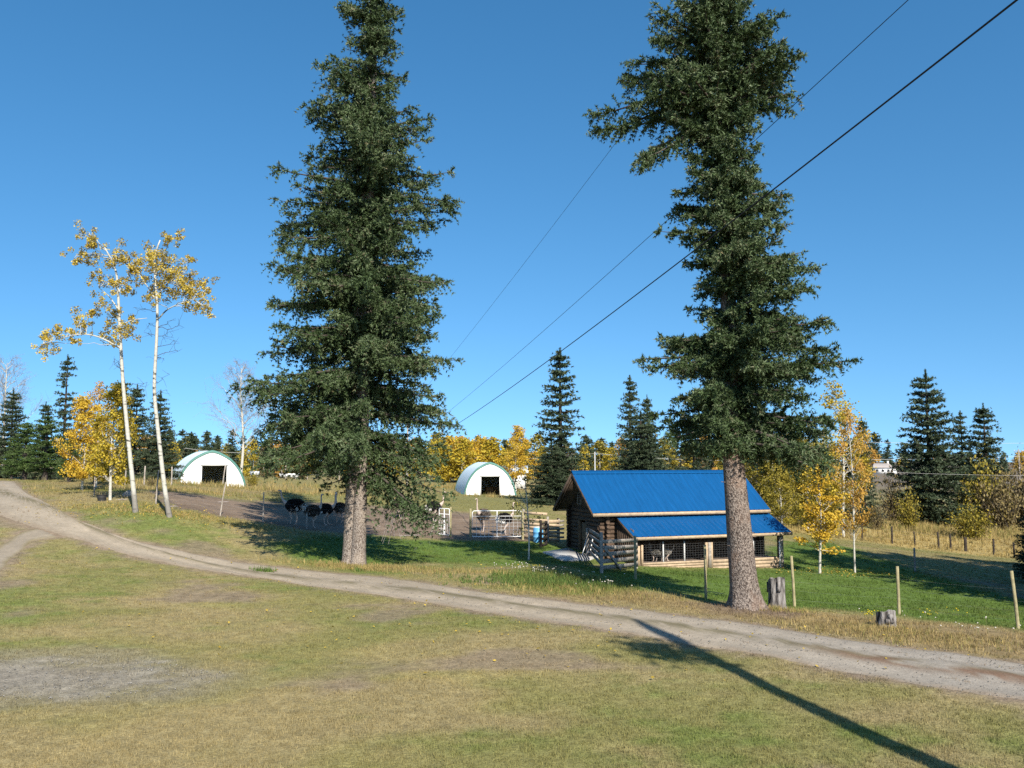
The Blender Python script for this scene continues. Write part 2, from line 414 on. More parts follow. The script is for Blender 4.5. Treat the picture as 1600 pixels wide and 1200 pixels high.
# ------------------------------------------------------------------ ground zones
def trace(pts):
    return np.array([GP(*p) for p in pts])
def resample(pl, n):
    d = np.concatenate([[0], np.cumsum(np.linalg.norm(np.diff(pl[:, :2], axis=0), axis=1))])
    t = np.linspace(0, d[-1], n)
    return np.stack([np.interp(t, d, pl[:, 0]), np.interp(t, d, pl[:, 1])], 1)
def smooth_pl(pl, it=2):
    pl = pl.copy()
    for _ in range(it):
        pl[1:-1] = .25 * pl[:-2] + .5 * pl[1:-1] + .25 * pl[2:]
    return pl
ROAD_UP = trace([(-160, 748), (-40, 749), (24, 752), (42, 772), (66, 791), (105, 808), (150, 826), (210, 845), (315, 868), (420, 884), (600, 902), (800, 931), (1000, 953), (1100, 966), (1200, 979), (1300, 996), (1400, 1010), (1500, 1022), (1600, 1036), (1760, 1062)])
ROAD_LO = trace([(-160, 772), (-90, 782), (-40, 797), (0, 810), (40, 825), (105, 842), (150, 855), (210, 873), (315, 892), (420, 905), (600, 933), (800, 964), (1000, 994), (1100, 1012), (1200, 1028), (1300, 1049), (1400, 1066), (1500, 1083), (1600, 1100), (1760, 1132)])
TRACK_UP = trace([(62, 824), (30, 832), (0, 852), (-40, 880), (-120, 930)])
TRACK_LO = trace([(100, 838), (52, 846), (22, 872), (-10, 906), (-60, 950)])
PAD_UP = trace([(228, 767), (300, 772), (360, 781), (430, 785), (520, 786), (600, 792), (700, 800), (780, 808), (836, 816)])
PAD_LO = trace([(270, 792), (310, 799), (343, 806), (411, 817), (478, 828), (560, 834), (640, 838), (710, 843), (835, 846)])
GRAV_UP = trace([(-160, 1036), (0, 1034), (100, 1030), (180, 1032), (240, 1040), (290, 1048), (330, 1056)])
GRAV_LO = trace([(-160, 1110), (0, 1096), (100, 1092), (180, 1088), (240, 1082), (300, 1076), (340, 1068)])
road_poly = np.concatenate([ROAD_UP, ROAD_LO[::-1]])[:, :2]
track_poly = np.concatenate([TRACK_UP, TRACK_LO[::-1]])[:, :2]
pad_poly = np.concatenate([PAD_UP, PAD_LO[::-1]])[:, :2]
grav_poly = np.concatenate([GRAV_UP, GRAV_LO[::-1]])[:, :2]
lawn1 = trace([(420, 850), (478, 834), (560, 836), (700, 846), (835, 848), (880, 852), (930, 880), (975, 905), (900, 888), (830, 882), (720, 882), (640, 884), (500, 878), (440, 866)])[:, :2]
lawn2 = trace([(940, 893), (1000, 888), (1215, 886), (1200, 862), (1216, 845), (1300, 848), (1480, 905), (1600, 935), (1700, 950), (1700, 1000), (1600, 985), (1420, 963), (1250, 950), (1110, 938), (1000, 916), (960, 905)])[:, :2]
field = trace([(400, 772), (560, 770), (700, 772), (800, 776), (860, 786), (880, 812), (820, 812), (740, 800), (640, 790), (400, 782)])[:, :2]
tall = trace([(1225, 832), (1340, 845), (1470, 860), (1600, 874), (1750, 880), (1750, 800), (1600, 790), (1400, 800), (1230, 815)])[:, :2]
verge = trace([(840, 905), (1000, 922), (1110, 945), (1240, 958), (1400, 968), (1600, 990), (1750, 1010), (1750, 1058), (1600, 1033), (1400, 1006), (1200, 974), (1000, 948), (900, 938), (830, 928)])[:, :2]
flower = trace([(790, 893), (850, 890), (960, 906), (1000, 915), (980, 930), (880, 928), (800, 922)])[:, :2]

DRY = np.array([.235, .190, .090]); STRAW = np.array([.30, .235, .105]); OLIVE = np.array([.180, .166, .060]); LUSH = np.array([.082, .126, .024])
GREENISH = np.array([.122, .150, .038]); EARTH = np.array([.19, .145, .10]); TALLG = np.array([.30, .225, .085])
def mixc(a, b, t):
    return a * (1 - t[:, None]) + b * t[:, None]
def tint(x, y):
    x = np.asarray(x, float); y = np.asarray(y, float)
    n1 = fbm(x * .11, y * .16, 3); n2 = fbm(x * .45, y * .6, 11); n3 = fbm(x * 1.8, y * 2.2, 23, 3); n4 = fbm(x * .05, y * .05, 31)
    c = np.tile(DRY, (len(x), 1))
    c = mixc(c, STRAW, sstep(.5, .68, n2) * .8)
    c = mixc(c, OLIVE, sstep(.36, .56, n1 * .6 + n2 * .4))
    c = mixc(c, GREENISH, sstep(.50, .66, n1 * .7 + n3 * .3) * .9)
    c = mixc(c, EARTH, sstep(.60, .74, fbm(x * .3 + 40, y * .4, 47)) * .75)
    far = sstep(45, 75, y)
    c = mixc(c, np.array([.185, .160, .062]), far * .75 * np.ones(len(x)))
    c = mixc(c, np.array([.235, .185, .085]), sstep(.5, .6, fbm(x * .06, y * .12, 61)) * far)
    f = sstep(-2, 2, poly_dist_in(x, y, field) + (n2 - .5) * 5)
    c = mixc(c, np.array([.165, .160, .052]), f * .8)
    t = sstep(-3, 2, poly_dist_in(x, y, tall) + (n2 - .5) * 4)
    c = mixc(c, TALLG * (.8 + .4 * n2[:, None]), t)
    v = sstep(-.8, .8, poly_dist_in(x, y, verge) + (n2 - .5) * 2)
    c = mixc(c, np.array([.225, .165, .075]) * (.75 + .5 * n3[:, None]), v * .8)
    c = mixc(c, np.array([.13, .155, .035]), sstep(-.8, .8, poly_dist_in(x, y, flower) + (n2 - .5) * 3) * .8)
    g = np.maximum(sstep(-1.2, .9, poly_dist_in(x, y, lawn1) + (n2 - .5) * 3.4), sstep(-1.0, .7, poly_dist_in(x, y, lawn2) + (n2 - .5) * 2.4))
    lush = LUSH * (.8 + .5 * n2[:, None])
    lush = mixc(lush, np.array([.115, .130, .034]), sstep(.5, .72, n1 * .5 + n3 * .5) * .55)
    c = mixc(c, lush, g)
    # dark plough land and far fields
    fr = sstep(120, 170, y) * sstep(20, 60, x)
    c = mixc(c, np.array([.150, .125, .095]), fr)
    # bare fringe along the wheel tracks and the yard
    rd = np.maximum(poly_dist_in(x, y, road_poly), poly_dist_in(x, y, track_poly))
    c = mixc(c, EARTH * 1.08, sstep(-.55, .15, rd + (n3 - .5) * 1.1))
    c = mixc(c, np.array([.140, .108, .080]), sstep(-.7, .3, poly_dist_in(x, y, pad_poly) + (n3 - .5) * 1.6))
    gd = poly_dist_in(x, y, grav_poly)
    c = mixc(c, np.array([.20, .17, .125]), sstep(-1.4, .2, gd + (n2 - .5) * 3.5) * .6)
    c = mixc(c, np.array([.215, .192, .155]) * (.7 + .6 * n3[:, None]), sstep(-.5, .8, gd + (n3 - .5) * 2.6) * .8)
    sx, sy = GP(1165, 952)[:2]
    r2 = np.hypot(x - sx, y - sy)
    c = mixc(c, np.array([.17, .125, .085]), sstep(2.6, .6, r2 + (n3 - .5) * 2))
    return np.clip(c, .004, 1)
def micro(x, y):
    return (fbm(x * .7, y * .7, 5, 3) - .5) * .10 * sstep(80, 20, np.hypot(x, y))

def graded(lo, hi, step, far, grow=1.09):
    mid = list(np.arange(lo, hi + 1e-6, step))
    a = []; s = step; p = hi
    while p < far: s *= grow; p += s; a.append(p)
    b = []; s = step; p = lo
    while p > -far: s *= grow; p -= s; b.append(p)
    return np.array(b[::-1] + mid + a)
gx = graded(-36, 42, .34, 2600); gy = graded(9, 66, .34, 2600)
XX, YY = np.meshgrid(gx, gy)
ZZ = H(XX, YY) + micro(XX, YY)
dr_ = np.maximum(poly_dist_in(XX, YY, road_poly), poly_dist_in(XX, YY, track_poly))
dp_ = poly_dist_in(XX, YY, pad_poly); dg_ = poly_dist_in(XX, YY, grav_poly)
ZZ -= .07 * sstep(.2, .7, np.maximum(dr_, dp_))        # the draped sheets lie clear above
ny, nx = XX.shape
ii = np.arange(ny - 1)[:, None] * nx; jj = np.arange(nx - 1)[None]
gf = np.stack([ii + jj, ii + jj + 1, ii + nx + jj + 1, ii + nx + jj], -1).reshape(-1, 4)
b = MB().add(np.stack([XX, YY, ZZ], -1).reshape(-1, 3), gf)
struct(link('ground', b.mesh('ground', {'tint': tint(XX.ravel(), YY.ravel())}, True), M['ground']))

def ribbon(name, up, lo, n, k, mt, hfun, cfun, wob=.12, lift=.0):
    a = smooth_pl(resample(up, n), 3); c = smooth_pl(resample(lo, n), 3)
    s = np.linspace(0, 1, n)[:, None]; t = np.linspace(0, 1, k)[None]
    L = np.linalg.norm(a - c, axis=1).mean()
    X = a[:, 0:1] * (1 - t) + c[:, 0:1] * t; Y = a[:, 1:2] * (1 - t) + c[:, 1:2] * t
    e = (np.abs(t - .5) * 2) ** 6 * np.sign(t - .5)
    w = (fbm(X * 1.3, Y * 1.3, 77, 3) - .5) * wob * 4
    nrm = (c - a); nrm = nrm / np.linalg.norm(nrm, axis=1)[:, None]
    X = X + e * w * nrm[:, 0:1]; Y = Y + e * w * nrm[:, 1:2]
    edge = np.minimum(t, 1 - t) * 2
    Z = H(X, Y) + micro(X, Y) + hfun(t + 0 * X, X, Y) + lift - .085 * sstep(.06, .0, edge) - .10 * sstep(.02, .0, np.minimum(s, 1 - s))
    i = np.arange(n - 1)[:, None] * k; j = np.arange(k - 1)[None]
    f = np.stack([i + j, i + k + j, i + k + j + 1, i + j + 1], -1).reshape(-1, 4)
    m = MB().add(np.stack([X, Y, Z], -1).reshape(-1, 3), f).mesh(name, {'tint': cfun((t + 0 * X).ravel(), X.ravel(), Y.ravel())}, True)
    return struct(link(name, m, mt))
RD = np.array([.300, .252, .188])
def road_h(t, X, Y):
    mid = np.exp(-((t - .5) / .11) ** 2)
    rut = np.exp(-((t - .24) / .12) ** 2) + np.exp(-((t - .76) / .12) ** 2)
    return .022 + .03 * mid - .022 * rut + (fbm(X * 3, Y * 3, 91, 2) - .5) * .03
def road_c(t, x, y):
    n = fbm(x * .5, y * .5, 7); n2 = fbm(x * 2.2, y * 2.2, 8, 3)
    c = np.tile(RD, (len(x), 1)) * (.88 + .24 * n[:, None])
    grey = sstep(2, 10, x)
    c = mixc(c, np.array([.265, .24, .205]), grey * .8)
    mid = np.exp(-((t - .5 + (n2 - .5) * .16) / .095) ** 2)
    c = mixc(c, np.array([.135, .115, .062]), np.clip(mid * sstep(.30, .52, n2 + .2 * (n - .5)), 0, 1) * .9)
    rut = np.exp(-((t - .27) / .07) ** 2) + np.exp(-((t - .73) / .07) ** 2)
    c = c * (1 + .10 * rut[:, None] - .06)
    red = np.exp(-((t - .56 + (n2 - .5) * .2) / .09) ** 2) * sstep(6.5, 8.5, x)
    c = mixc(c, np.array([.155, .095, .062]), np.clip(red * sstep(.3, .55, n2), 0, 1))
    ed = sstep(.12, 0., np.minimum(t, 1 - t) + (n2 - .5) * .10)
    c = mixc(c, EARTH * .95, ed * .7)
    return c
ribbon('driveway', ROAD_UP, ROAD_LO, 420, 21, M['drive'], road_h, road_c)
def track_c(t, x, y):
    n = fbm(x * .8, y * .8, 9)
    c = np.tile(RD * .85, (len(x), 1)) * (.8 + .4 * n[:, None])
    return mixc(c, DRY * .8, sstep(.3, 0., np.minimum(t, 1 - t) + (n - .5) * .3) * .8)
ribbon('side_track', TRACK_UP, TRACK_LO, 80, 11, M['drive'], lambda t, X, Y: .018 + 0 * t, track_c, wob=.1)
def pad_c(t, x, y):
    n = fbm(x * .25, y * .35, 12); n2 = fbm(x * 1.2, y * 1.2, 13, 3)
    c = np.tile(np.array([.165, .120, .084]), (len(x), 1)) * (.75 + .5 * n[:, None])
    c = mixc(c, np.array([.20, .152, .11]), sstep(.5, .7, n2) * .6)
    return mixc(c, OLIVE * .8, sstep(.12, 0., t + (n2 - .5) * .15) * .7)
ribbon('paddock_earth', PAD_UP, PAD_LO, 130, 60, M['paddock'], lambda t, X, Y: .02 + (fbm(X * .5, Y * .5, 15, 3) - .5) * .22 * np.minimum(1, np.minimum(t, 1 - t) * 6), pad_c, wob=.35)

# ------------------------------------------------------------------ grass blades, weeds, pebbles
rng = np.random.default_rng(4)
def blades(x, y, hgt, wid, col, k, lean=.5, spread=.04):
    n = len(x)
    x = np.repeat(x, k); y = np.repeat(y, k); hgt = np.repeat(hgt, k) * rng.uniform(.5, 1.15, n * k); wid = np.repeat(wid, k)
    x = x + rng.normal(0, 1, n * k) * spread; y = y + rng.normal(0, 1, n * k) * spread
    z = H(x, y) + micro(x, y) - .01
    a = rng.uniform(0, 2 * math.pi, n * k); la = rng.uniform(0, 2 * math.pi, n * k); lm = rng.uniform(0, lean, n * k) * hgt
    bx, by = np.cos(a) * wid / 2, np.sin(a) * wid / 2
    v = np.stack([np.stack([x - bx, y - by, z], 1), np.stack([x + bx, y + by, z], 1), np.stack([x + np.cos(la) * lm, y + np.sin(la) * lm, z + hgt], 1)], 1).reshape(-1, 3)
    f = np.arange(n * k * 3).reshape(-1, 3)
    c = np.repeat(np.repeat(col, k, 0) * rng.uniform(.6, 1.45, (n * k, 1)), 3, 0)
    return v, f, c
def masks(x, y):
    r = np.maximum(poly_dist_in(x, y, road_poly), poly_dist_in(x, y, track_poly))
    return r, poly_dist_in(x, y, pad_poly), poly_dist_in(x, y, grav_poly)
N = 134000
d = np.exp(rng.uniform(math.log(9.5), math.log(78), N)); th = rng.uniform(-.80, .80, N)
x = d * th; y = d
r, pd_, gd = masks(x, y)
n1 = fbm(x * .8, y * .8, 71, 3); n0 = rng.random(N)
keep = (r < -.12 + (n1 - .5) * .5) & (pd_ < -.1 + (n1 - .5)) & ((gd < (n1 - .5) * 1.5) | (n0 < .30))
pe = fbm(x * .3 + 40, y * .4, 47)
keep &= ~((pe > .66) & (n0 < .75))
keep |= (r > .9) & (r < 1.6) & (fbm(x * 2.2, y * 2.2, 8, 3) > .56) & (n0 < .16)
x, y, d, n1 = x[keep], y[keep], d[keep], n1[keep]
tv = sstep(-.5, .6, poly_dist_in(x, y, verge)) ; tt = sstep(-2, 2, poly_dist_in(x, y, tall)); tf = sstep(-.5, .8, poly_dist_in(x, y, flower))
lw = np.maximum(sstep(-.5, .5, poly_dist_in(x, y, lawn1)), sstep(-.5, .5, poly_dist_in(x, y, lawn2)))
left = sstep(40, 46, y) * sstep(-8, -12, x)
hg = .045 + .035 * n1 + .08 * tv * rng.random(len(x)) ** 2 + .40 * tt * rng.random(len(x)) + .14 * tf * rng.random(len(x)) + .03 * lw + .10 * left * rng.random(len(x))
wd = .004 + .00050 * d
col = tint(x, y) * 1.12
v, f, c = blades(x, y, hg, wd, col, 6, spread=.035)
struct(link('grass', MB().add(v, f).mesh('grass', {'tint': c}), M['grass']), 'stuff')

# tall straw in the rough field, along the verges and round trunks, sheds and posts
def patch(px, py, w, dd, n):
    p = GP(px, py); return p[0] + rng.normal(0, 1, n) * w, p[1] + rng.normal(0, 1, n) * dd
xs, ys = [], []
for a in [(1215, 954, .5, .4, 160), (1384, 984, .8, .5, 160), (1300, 985, 2.2, .6, 200), (1480, 1003, 2.4, .7, 240), (553, 888, .7, .3, 260), (520, 884, 1.2, .4, 200), (600, 888, 1.4, .4, 260), (680, 893, 2.0, .5, 300),
          (330, 771, 2.2, .5, 70), (768, 777, 2.2, .5, 70), (700, 762, 5, 2, 350), (290, 768, 2, .6, 120), (860, 920, 1.6, .6, 160), (960, 930, 1.8, .6, 160), (1500, 830, 8, 4, 900), (1580, 835, 6, 4, 800), (1380, 825, 6, 3, 600),
          (1260, 825, 4, 2, 300), (240, 765, 4, 2, 250), (300, 757, 5, 3, 250), (400, 765, 6, 2, 300), (500, 762, 6, 2, 200), (180, 792, 1.2, .5, 160), (260, 803, 1.2, .4, 200), (330, 812, 2, .5, 200)]:
    u, w_ = patch(*a); xs.append(u); ys.append(w_)
x = np.concatenate(xs); y = np.concatenate(ys)
r, pd_, gd = masks(x, y); k = (r < -.1) & (pd_ < .1); x, y = x[k], y[k]
sc = .16 + .34 * sstep(45, 75, y)
hg = sc * rng.uniform(.6, 1.4, len(x)); wd = .006 + .00055 * y
cc = np.where((rng.random(len(x)) < .7)[:, None], np.array([.33, .25, .10]), np.array([.19, .18, .055])) * rng.uniform(.8, 1.15, (len(x), 1))
v, f, c = blades(x, y, hg, wd, cc, 5, lean=.55, spread=.10)
struct(link('tall_dry_grass', MB().add(v, f).mesh('tall_dry_grass', {'tint': c}), M['grass']), 'stuff')

# lush weeds and white flower heads beside the driveway, a few yellow ones by the short stump
xs, ys = [], []
for a in [(830, 905, 1.2, .7, 260), (880, 915, 1.6, .5, 300), (1080, 900, .6, .3, 60), (560, 893, .2, .1, 12), (410, 892, .25, .15, 40)]:
    u, w_ = patch(*a); xs.append(u); ys.append(w_)
x = np.concatenate(xs); y = np.concatenate(ys)
v, f, c = blades(x, y, rng.uniform(.12, .28, len(x)), np.full(len(x), .035), np.tile([.085, .13, .03], (len(x), 1)), 5, lean=.8, spread=.08)
struct(link('green_weeds', MB().add(v, f).mesh('green_weeds', {'tint': c}), M['grass']), 'stuff')
def heads(name, spots, colr, size):
    b = MB(); cs = []
    for (px, py, w, dd, n) in spots:
        u, w_ = patch(px, py, w, dd, n)
        for xx, yy in zip(u, w_):
            zz = float(H(xx, yy)) + rng.uniform(.15, .34); s = size * rng.uniform(.6, 1.3)
            oc = np.array([[1, 0, 0], [-1, 0, 0], [0, 1, 0], [0, -1, 0], [0, 0, .6], [0, 0, -.6]]) * s
            b.add(oc + [xx, yy, zz], [[0, 2, 4], [2, 1, 4], [1, 3, 4], [3, 0, 4], [2, 0, 5], [1, 2, 5], [3, 1, 5], [0, 3, 5]])
            b.add([[xx - .006, yy, zz], [xx + .006, yy, zz], [xx + .02, yy, zz - .36]], [[0, 1, 2]])
            cs += [colr] * 6 + [(.12, .13, .05)] * 3
    return struct(link(name, b.mesh(name, {'tint': np.array(cs)}), M['grass']), 'stuff')
heads('white_flowers', [(815, 893, .7, .4, 42), (850, 898, .8, .3, 30), (905, 906, .7, .2, 12), (950, 920, .6, .3, 14), (1510, 990, .8, .3, 14), (1470, 975, 1.2, .2, 8)], (.62, .58, .50), .032)
heads('yellow_flowers', [(1358, 970, .22, .2, 16), (1448, 968, .18, .15, 12), (1492, 964, .2, .1, 6)], (.55, .46, .03), .034)

# loose stones on the gravel and the wheel tracks
n = 9000
d = np.exp(rng.uniform(math.log(10), math.log(24), n)); x = d * rng.uniform(-.75, .1, n); y = d
gd = poly_dist_in(x, y, grav_poly); k = gd > -.2; x, y = x[k], y[k]
d2 = np.exp(rng.uniform(math.log(14), math.log(34), 30000)); x2 = d2 * rng.uniform(-.5, .75, 30000)
rr = poly_dist_in(x2, d2, road_poly); k = (rr > -.15) & (rng.random(30000) < .40); x2, y2 = x2[k], d2[k]
x = np.concatenate([x, x2]); y = np.concatenate([y, y2])
s = rng.uniform(.006, .022, len(x)); s[rng.random(len(x)) < .015] *= 2.0
oc = np.array([[1, 0, 0], [-1, 0, 0], [0, 1, 0], [0, -1, 0], [0, 0, .7], [0, 0, -.6]])
V = oc[None] * s[:, None, None] * rng.uniform(.6, 1.3, (len(x), 6, 1))
V += np.stack([x, y, H(x, y) + micro(x, y) + .025], 1)[:, None]
ff = np.array([[0, 2, 4], [2, 1, 4], [1, 3, 4], [3, 0, 4], [2, 0, 5], [1, 2, 5], [3, 1, 5], [0, 3, 5]])
fa = (ff[None] + (np.arange(len(x)) * 6)[:, None, None]).reshape(-1, 3)
cc = np.repeat(np.array([.25, .235, .21])[None] * rng.uniform(.5, 1.4, (len(x), 1)), 6, 0)
struct(link('pebbles', MB().add(V.reshape(-1, 3), fa).mesh('pebbles', {'tint': cc}), M['grass']), 'stuff')

# fallen aspen leaves and dark crumbs of earth lying on the grass
xs, ys = [], []
for a in [(212, 800, 2.5, 1.2, 420), (265, 806, 2.5, 1.2, 420), (172, 790, 2, 1, 260), (1281, 895, 1.6, 1, 220), (1336, 895, 1.6, 1, 220), (128, 768, 2, 1.5, 200), (826, 887, 1, .8, 70), (420, 900, 6, 3, 120), (700, 980, 6, 3, 130), (1100, 1000, 5, 2, 90)]:
    u, w_ = patch(*a); xs.append(u); ys.append(w_)
x = np.concatenate(xs); y = np.concatenate(ys); n = len(x)
c0_ = np.stack([x, y, H(x, y) + micro(x, y) + rng.uniform(.03, .08, n)], 1)
a_ = rng.normal(0, 1, (n, 3)) * [1, 1, .3]; a_ /= np.linalg.norm(a_, axis=1)[:, None]; b_ = np.cross(a_, rng.normal(0, .3, (n, 3)) + [0, 0, 1]); b_ /= np.linalg.norm(b_, axis=1)[:, None]
s_ = rng.uniform(.03, .05, (n, 1))
V = np.stack([c0_ - a_ * s_, c0_ + b_ * s_ * .8, c0_ + a_ * s_, c0_ - b_ * s_ * .8], 1).reshape(-1, 3)
cc = np.repeat(np.array([.50, .36, .06])[None] * rng.uniform(.5, 1.15, (n, 1)), 4, 0)
struct(link('fallen_leaves', MB().add(V, np.arange(n * 4).reshape(-1, 4)).mesh('fallen_leaves', {'tint': cc}), M['grass']), 'stuff')

# ------------------------------------------------------------------ tree builders
def unit(v):
    return v / (np.linalg.norm(v, axis=-1, keepdims=True) + 1e-9)
def tufts_to_mesh(name, p, d, size, v, k, wfac, rg, spread=.9):
    """every tuft becomes k pointed sprigs around its twig direction"""
    n = len(p)
    p = np.repeat(p, k, 0); d = np.repeat(d, k, 0); size = np.repeat(size, k); v = np.repeat(v, k)
    dirs = unit(d + spread * unit(rg.normal(0, 1, (n * k, 3))))
    perp = unit(np.cross(dirs, rg.normal(0, 1, (n * k, 3))))
    L = size * rg.uniform(.65, 1.25, n * k); w = L * wfac
    V = np.stack([p - perp * w[:, None] * .5, p + perp * w[:, None] * .5, p + dirs * L[:, None]], 1).reshape(-1, 3)
    vv = np.clip(v + rg.normal(0, .10, n * k), 0, 1)
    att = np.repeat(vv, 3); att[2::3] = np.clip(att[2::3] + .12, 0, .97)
    return MB().add(V, np.arange(n * k * 3).reshape(-1, 3)).mesh(name, {'v': att})
def leaves_to_mesh(name, p, size, v, rg, flat=0.):
    n = len(p)
    a = unit(rg.normal(0, 1, (n, 3)) * [1, 1, 1 - flat]); b_ = unit(np.cross(a, rg.normal(0, 1, (n, 3))))
    s = (size * rg.uniform(.7, 1.3, n))[:, None]
    V = np.stack([p - a * s * .5, p + b_ * s * .42, p + a * s * .55, p - b_ * s * .42], 1).reshape(-1, 3)
    return MB().add(V, np.arange(n * 4).reshape(-1, 4)).mesh(name, {'v': np.repeat(v, 4)})

def spruce(rg, height, base_h, prof, n_br, tuft, tw_sp, tf_sp, k, trunk_r, axis=None, up=.12, droop=.30, hang=.25, extra=(), jit=.28, wfac=.24, flare=1.6, name='spruce', limb_r=.035, tip_bare=.0, trunk_sides=14, min_s=.12, fork=None, gap=0., spread=.9, skipf=None, hlow=None, lump=1.3, nseed=5, leader=True, thin=.5, whorl=0., twl=.30, tvar=.22, puff=0., amp=(.62, .62)):
    """prof: (height, radius towards -x, radius towards +x); returns trunk mesh builder and tuft arrays"""
    ph = np.array([q[0] for q in prof]); pl = np.array([q[1] for q in prof]); pr = np.array([q[2] for q in prof])
    if axis is None: axis = [(0, 0), (height, 0)]
    ah = np.array([a[0] for a in axis]); ax_ = np.array([a[1] for a in axis])
    X0 = lambda h: np.interp(h, ah, ax_)
    T = MB()
    zs = np.concatenate([np.linspace(-.25, 1.6, 9), np.linspace(2.2, height * .97, 16)])
    if fork is None:
        rr = trunk_r * (1 - zs.clip(0) / height) ** .85 * (1 + (flare - 1) * np.exp(-zs.clip(-.2) / .45)) + .015
        pts = np.stack([X0(zs), np.zeros_like(zs), zs], 1)
        n0 = T.n; T.tube(pts, rr, trunk_sides)
        vv = T.v[0]                                     # root lobes at the foot
        an = np.arctan2(vv[:, 1], vv[:, 0] - np.interp(vv[:, 2], ah, ax_)); hh = vv[:, 2]
        lob = 1 + (.16 * np.sin(an * 3 + 1) + .10 * np.sin(an * 5 + 2)) * np.exp(-hh.clip(0) / .5) + .03 * np.sin(an * 4 + hh * 1.3)
        vv[:, 0] = np.interp(hh, ah, ax_) + (vv[:, 0] - np.interp(hh, ah, ax_)) * lob; vv[:, 1] *= lob
    else:
        for dx, dy, f_, tw in fork:
            rr = trunk_r * f_ * (1 - zs.clip(0) / (height * 1.05)) ** .8 * (1 + (flare - 1) * np.exp(-zs.clip(-.2) / .35)) + .015
            q = np.clip(1 - zs / height, 0, 1)
            T.tube(np.stack([X0(zs) + dx * (1 + .04 * zs) * q, dy * q + tw * np.sin(zs * .7), zs], 1), rr, trunk_sides)
            vv = T.v[-3]
            vv[:, :2] *= (1 + .05 * np.sin(np.arctan2(vv[:, 1], vv[:, 0]) * 6 + vv[:, 2:3].ravel() * .6) * np.exp(-vv[:, 2].clip(0) / 2))[:, None]
    TP, TD, TS, TV = [], [], [], []
    specs = []
    hs = base_h + (height * .985 - base_h) * (rg.uniform(0, 1, n_br) ** 1.12)
    if whorl:                                     # branches stand in storeys with open air between
        q_ = (hs - base_h) / whorl
        hs = base_h + (np.round(q_) + rg.normal(0, .13, n_br)) * whorl
        hs = np.clip(hs, base_h, height * .985)
    if hlow is not None: hs = np.concatenate([hs, rg.uniform(*hlow[:2], hlow[2])])
    for i, h in enumerate(hs):
        az = i * 2.39996 + rg.normal(0, .35)
        rl, rrr = np.interp(h, ph, pl), np.interp(h, ph, pr)
        c = math.cos(az)
        R = (rl + rrr) / 2 + (rrr - rl) / 2 * c
        if skipf is not None and skipf(h, az, rg): continue
        Rm = R * 1.04
        R *= 1 - jit * rg.random() ** 1.3
        nz = float(vnoise(h / lump, (az % 6.283) * 1.3 + 11, nseed)); R = min(Rm, R * (amp[0] + amp[1] * nz))
        if nz < .22 and rg.random() < thin: continue
        rel = (h - base_h) / max(.1, height - base_h)
        specs.append((h, az, R, up + .35 * rel + rg.normal(0, .08), droop * (1 - .55 * rel) * rg.uniform(.7, 1.3), hang * rg.uniform(.6, 1.4)))
    specs += list(extra)
    for (h, az, R, u0, dr, hg) in specs:
        if R < .12: continue
        bv = rg.normal(0, .13)
        o = np.array([X0(h), 0, h]); dh = np.array([math.cos(az), math.sin(az), 0])
        sd_ = np.array([-math.sin(az), math.cos(az), 0])
        ns = max(5, int(R / .35) + 3)
        s = np.linspace(0, 1, ns)
        bend = rg.normal(0, .12)
        pts = o + R * (s[:, None] * dh + (s ** 2 * bend)[:, None] * sd_) + np.stack([0 * s, 0 * s, R * (u0 * s - dr * s ** 2 + .55 * dr * s ** 4)], 1)
        T.tube(pts, (limb_r * R ** .6) * (1 - s * .95) + .004, 4, cap=False, mi=1)
        nt_ = max(3, int(R * (1 - min_s) / tw_sp))
        st = np.sort(rg.uniform(min_s, 1, nt_)); st = np.append(st, 1.0)
        for q in st:
            pp = np.array([np.interp(q, s, pts[:, j]) for j in range(3)])
            i0 = min(ns - 2, int(q * (ns - 1))); fw = unit(pts[i0 + 1] - pts[i0])
            for sg in (-1, 1):
                if rg.random() < gap: continue
                if puff:                                  # full bottle-brush boughs with blunt ends
                    tl = (.15 * R + .26) * rg.uniform(.55, 1.15) * (1.15 - q) ** .3 * puff
                    td = unit(fw * rg.uniform(.15, .8) + sg * sd_ * rg.uniform(.1, 1.0) + np.array([0, 0, rg.normal(-.04, tvar)]))
                else:
                    tl = (twl * R * (1.08 - q) ** .8 + tuft * .9) * rg.uniform(.5, 1.15)
                    if q == 1.0: tl = tuft * 2.2
                    td = unit(fw * rg.uniform(.5, 1.0) + sg * sd_ * (rg.uniform(.4, 1.0) if q < 1 else .2) + np.array([0, 0, rg.normal(-.10, tvar)]))
                m = max(1, int(tl / tf_sp))
                e = (np.arange(m) + rg.uniform(.1, .9)) / m
                hgl = hg * tl * e ** 2 * (1.3 - q * .5)
                pt = pp + td * (tl * e)[:, None] - np.array([0, 0, 1]) * hgl[:, None]
                TP.append(pt); dd = np.tile(td, (m, 1)); dd[:, 2] -= hg * e * 1.2
                TD.append(unit(dd)); TS.append(tuft * rg.uniform(.8, 1.2, m) * (1.05 - .25 * e))
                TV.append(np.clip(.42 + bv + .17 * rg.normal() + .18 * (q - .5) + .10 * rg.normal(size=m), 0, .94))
    if leader:
        m = 26; e = np.linspace(0, 1, m); zt = height * (.93 + .085 * e)
        TP.append(np.stack([X0(zt) + rg.normal(0, .03, m) * tuft * 3 * (1 - e), rg.normal(0, .03, m) * tuft * 3 * (1 - e), zt], 1)); TD.append(unit(np.stack([rg.normal(0, .6, m) * (1.05 - e), rg.normal(0, .6, m) * (1.05 - e), np.full(m, .8)], 1))); TS.append(tuft * (1.15 - .6 * e)); TV.append(np.full(m, .5))
    TP = np.concatenate(TP); TD = np.concatenate(TD); TS = np.concatenate(TS); TV = np.concatenate(TV)
    dead = rg.random(len(TV)) < .012
    TV[dead] = 1.0

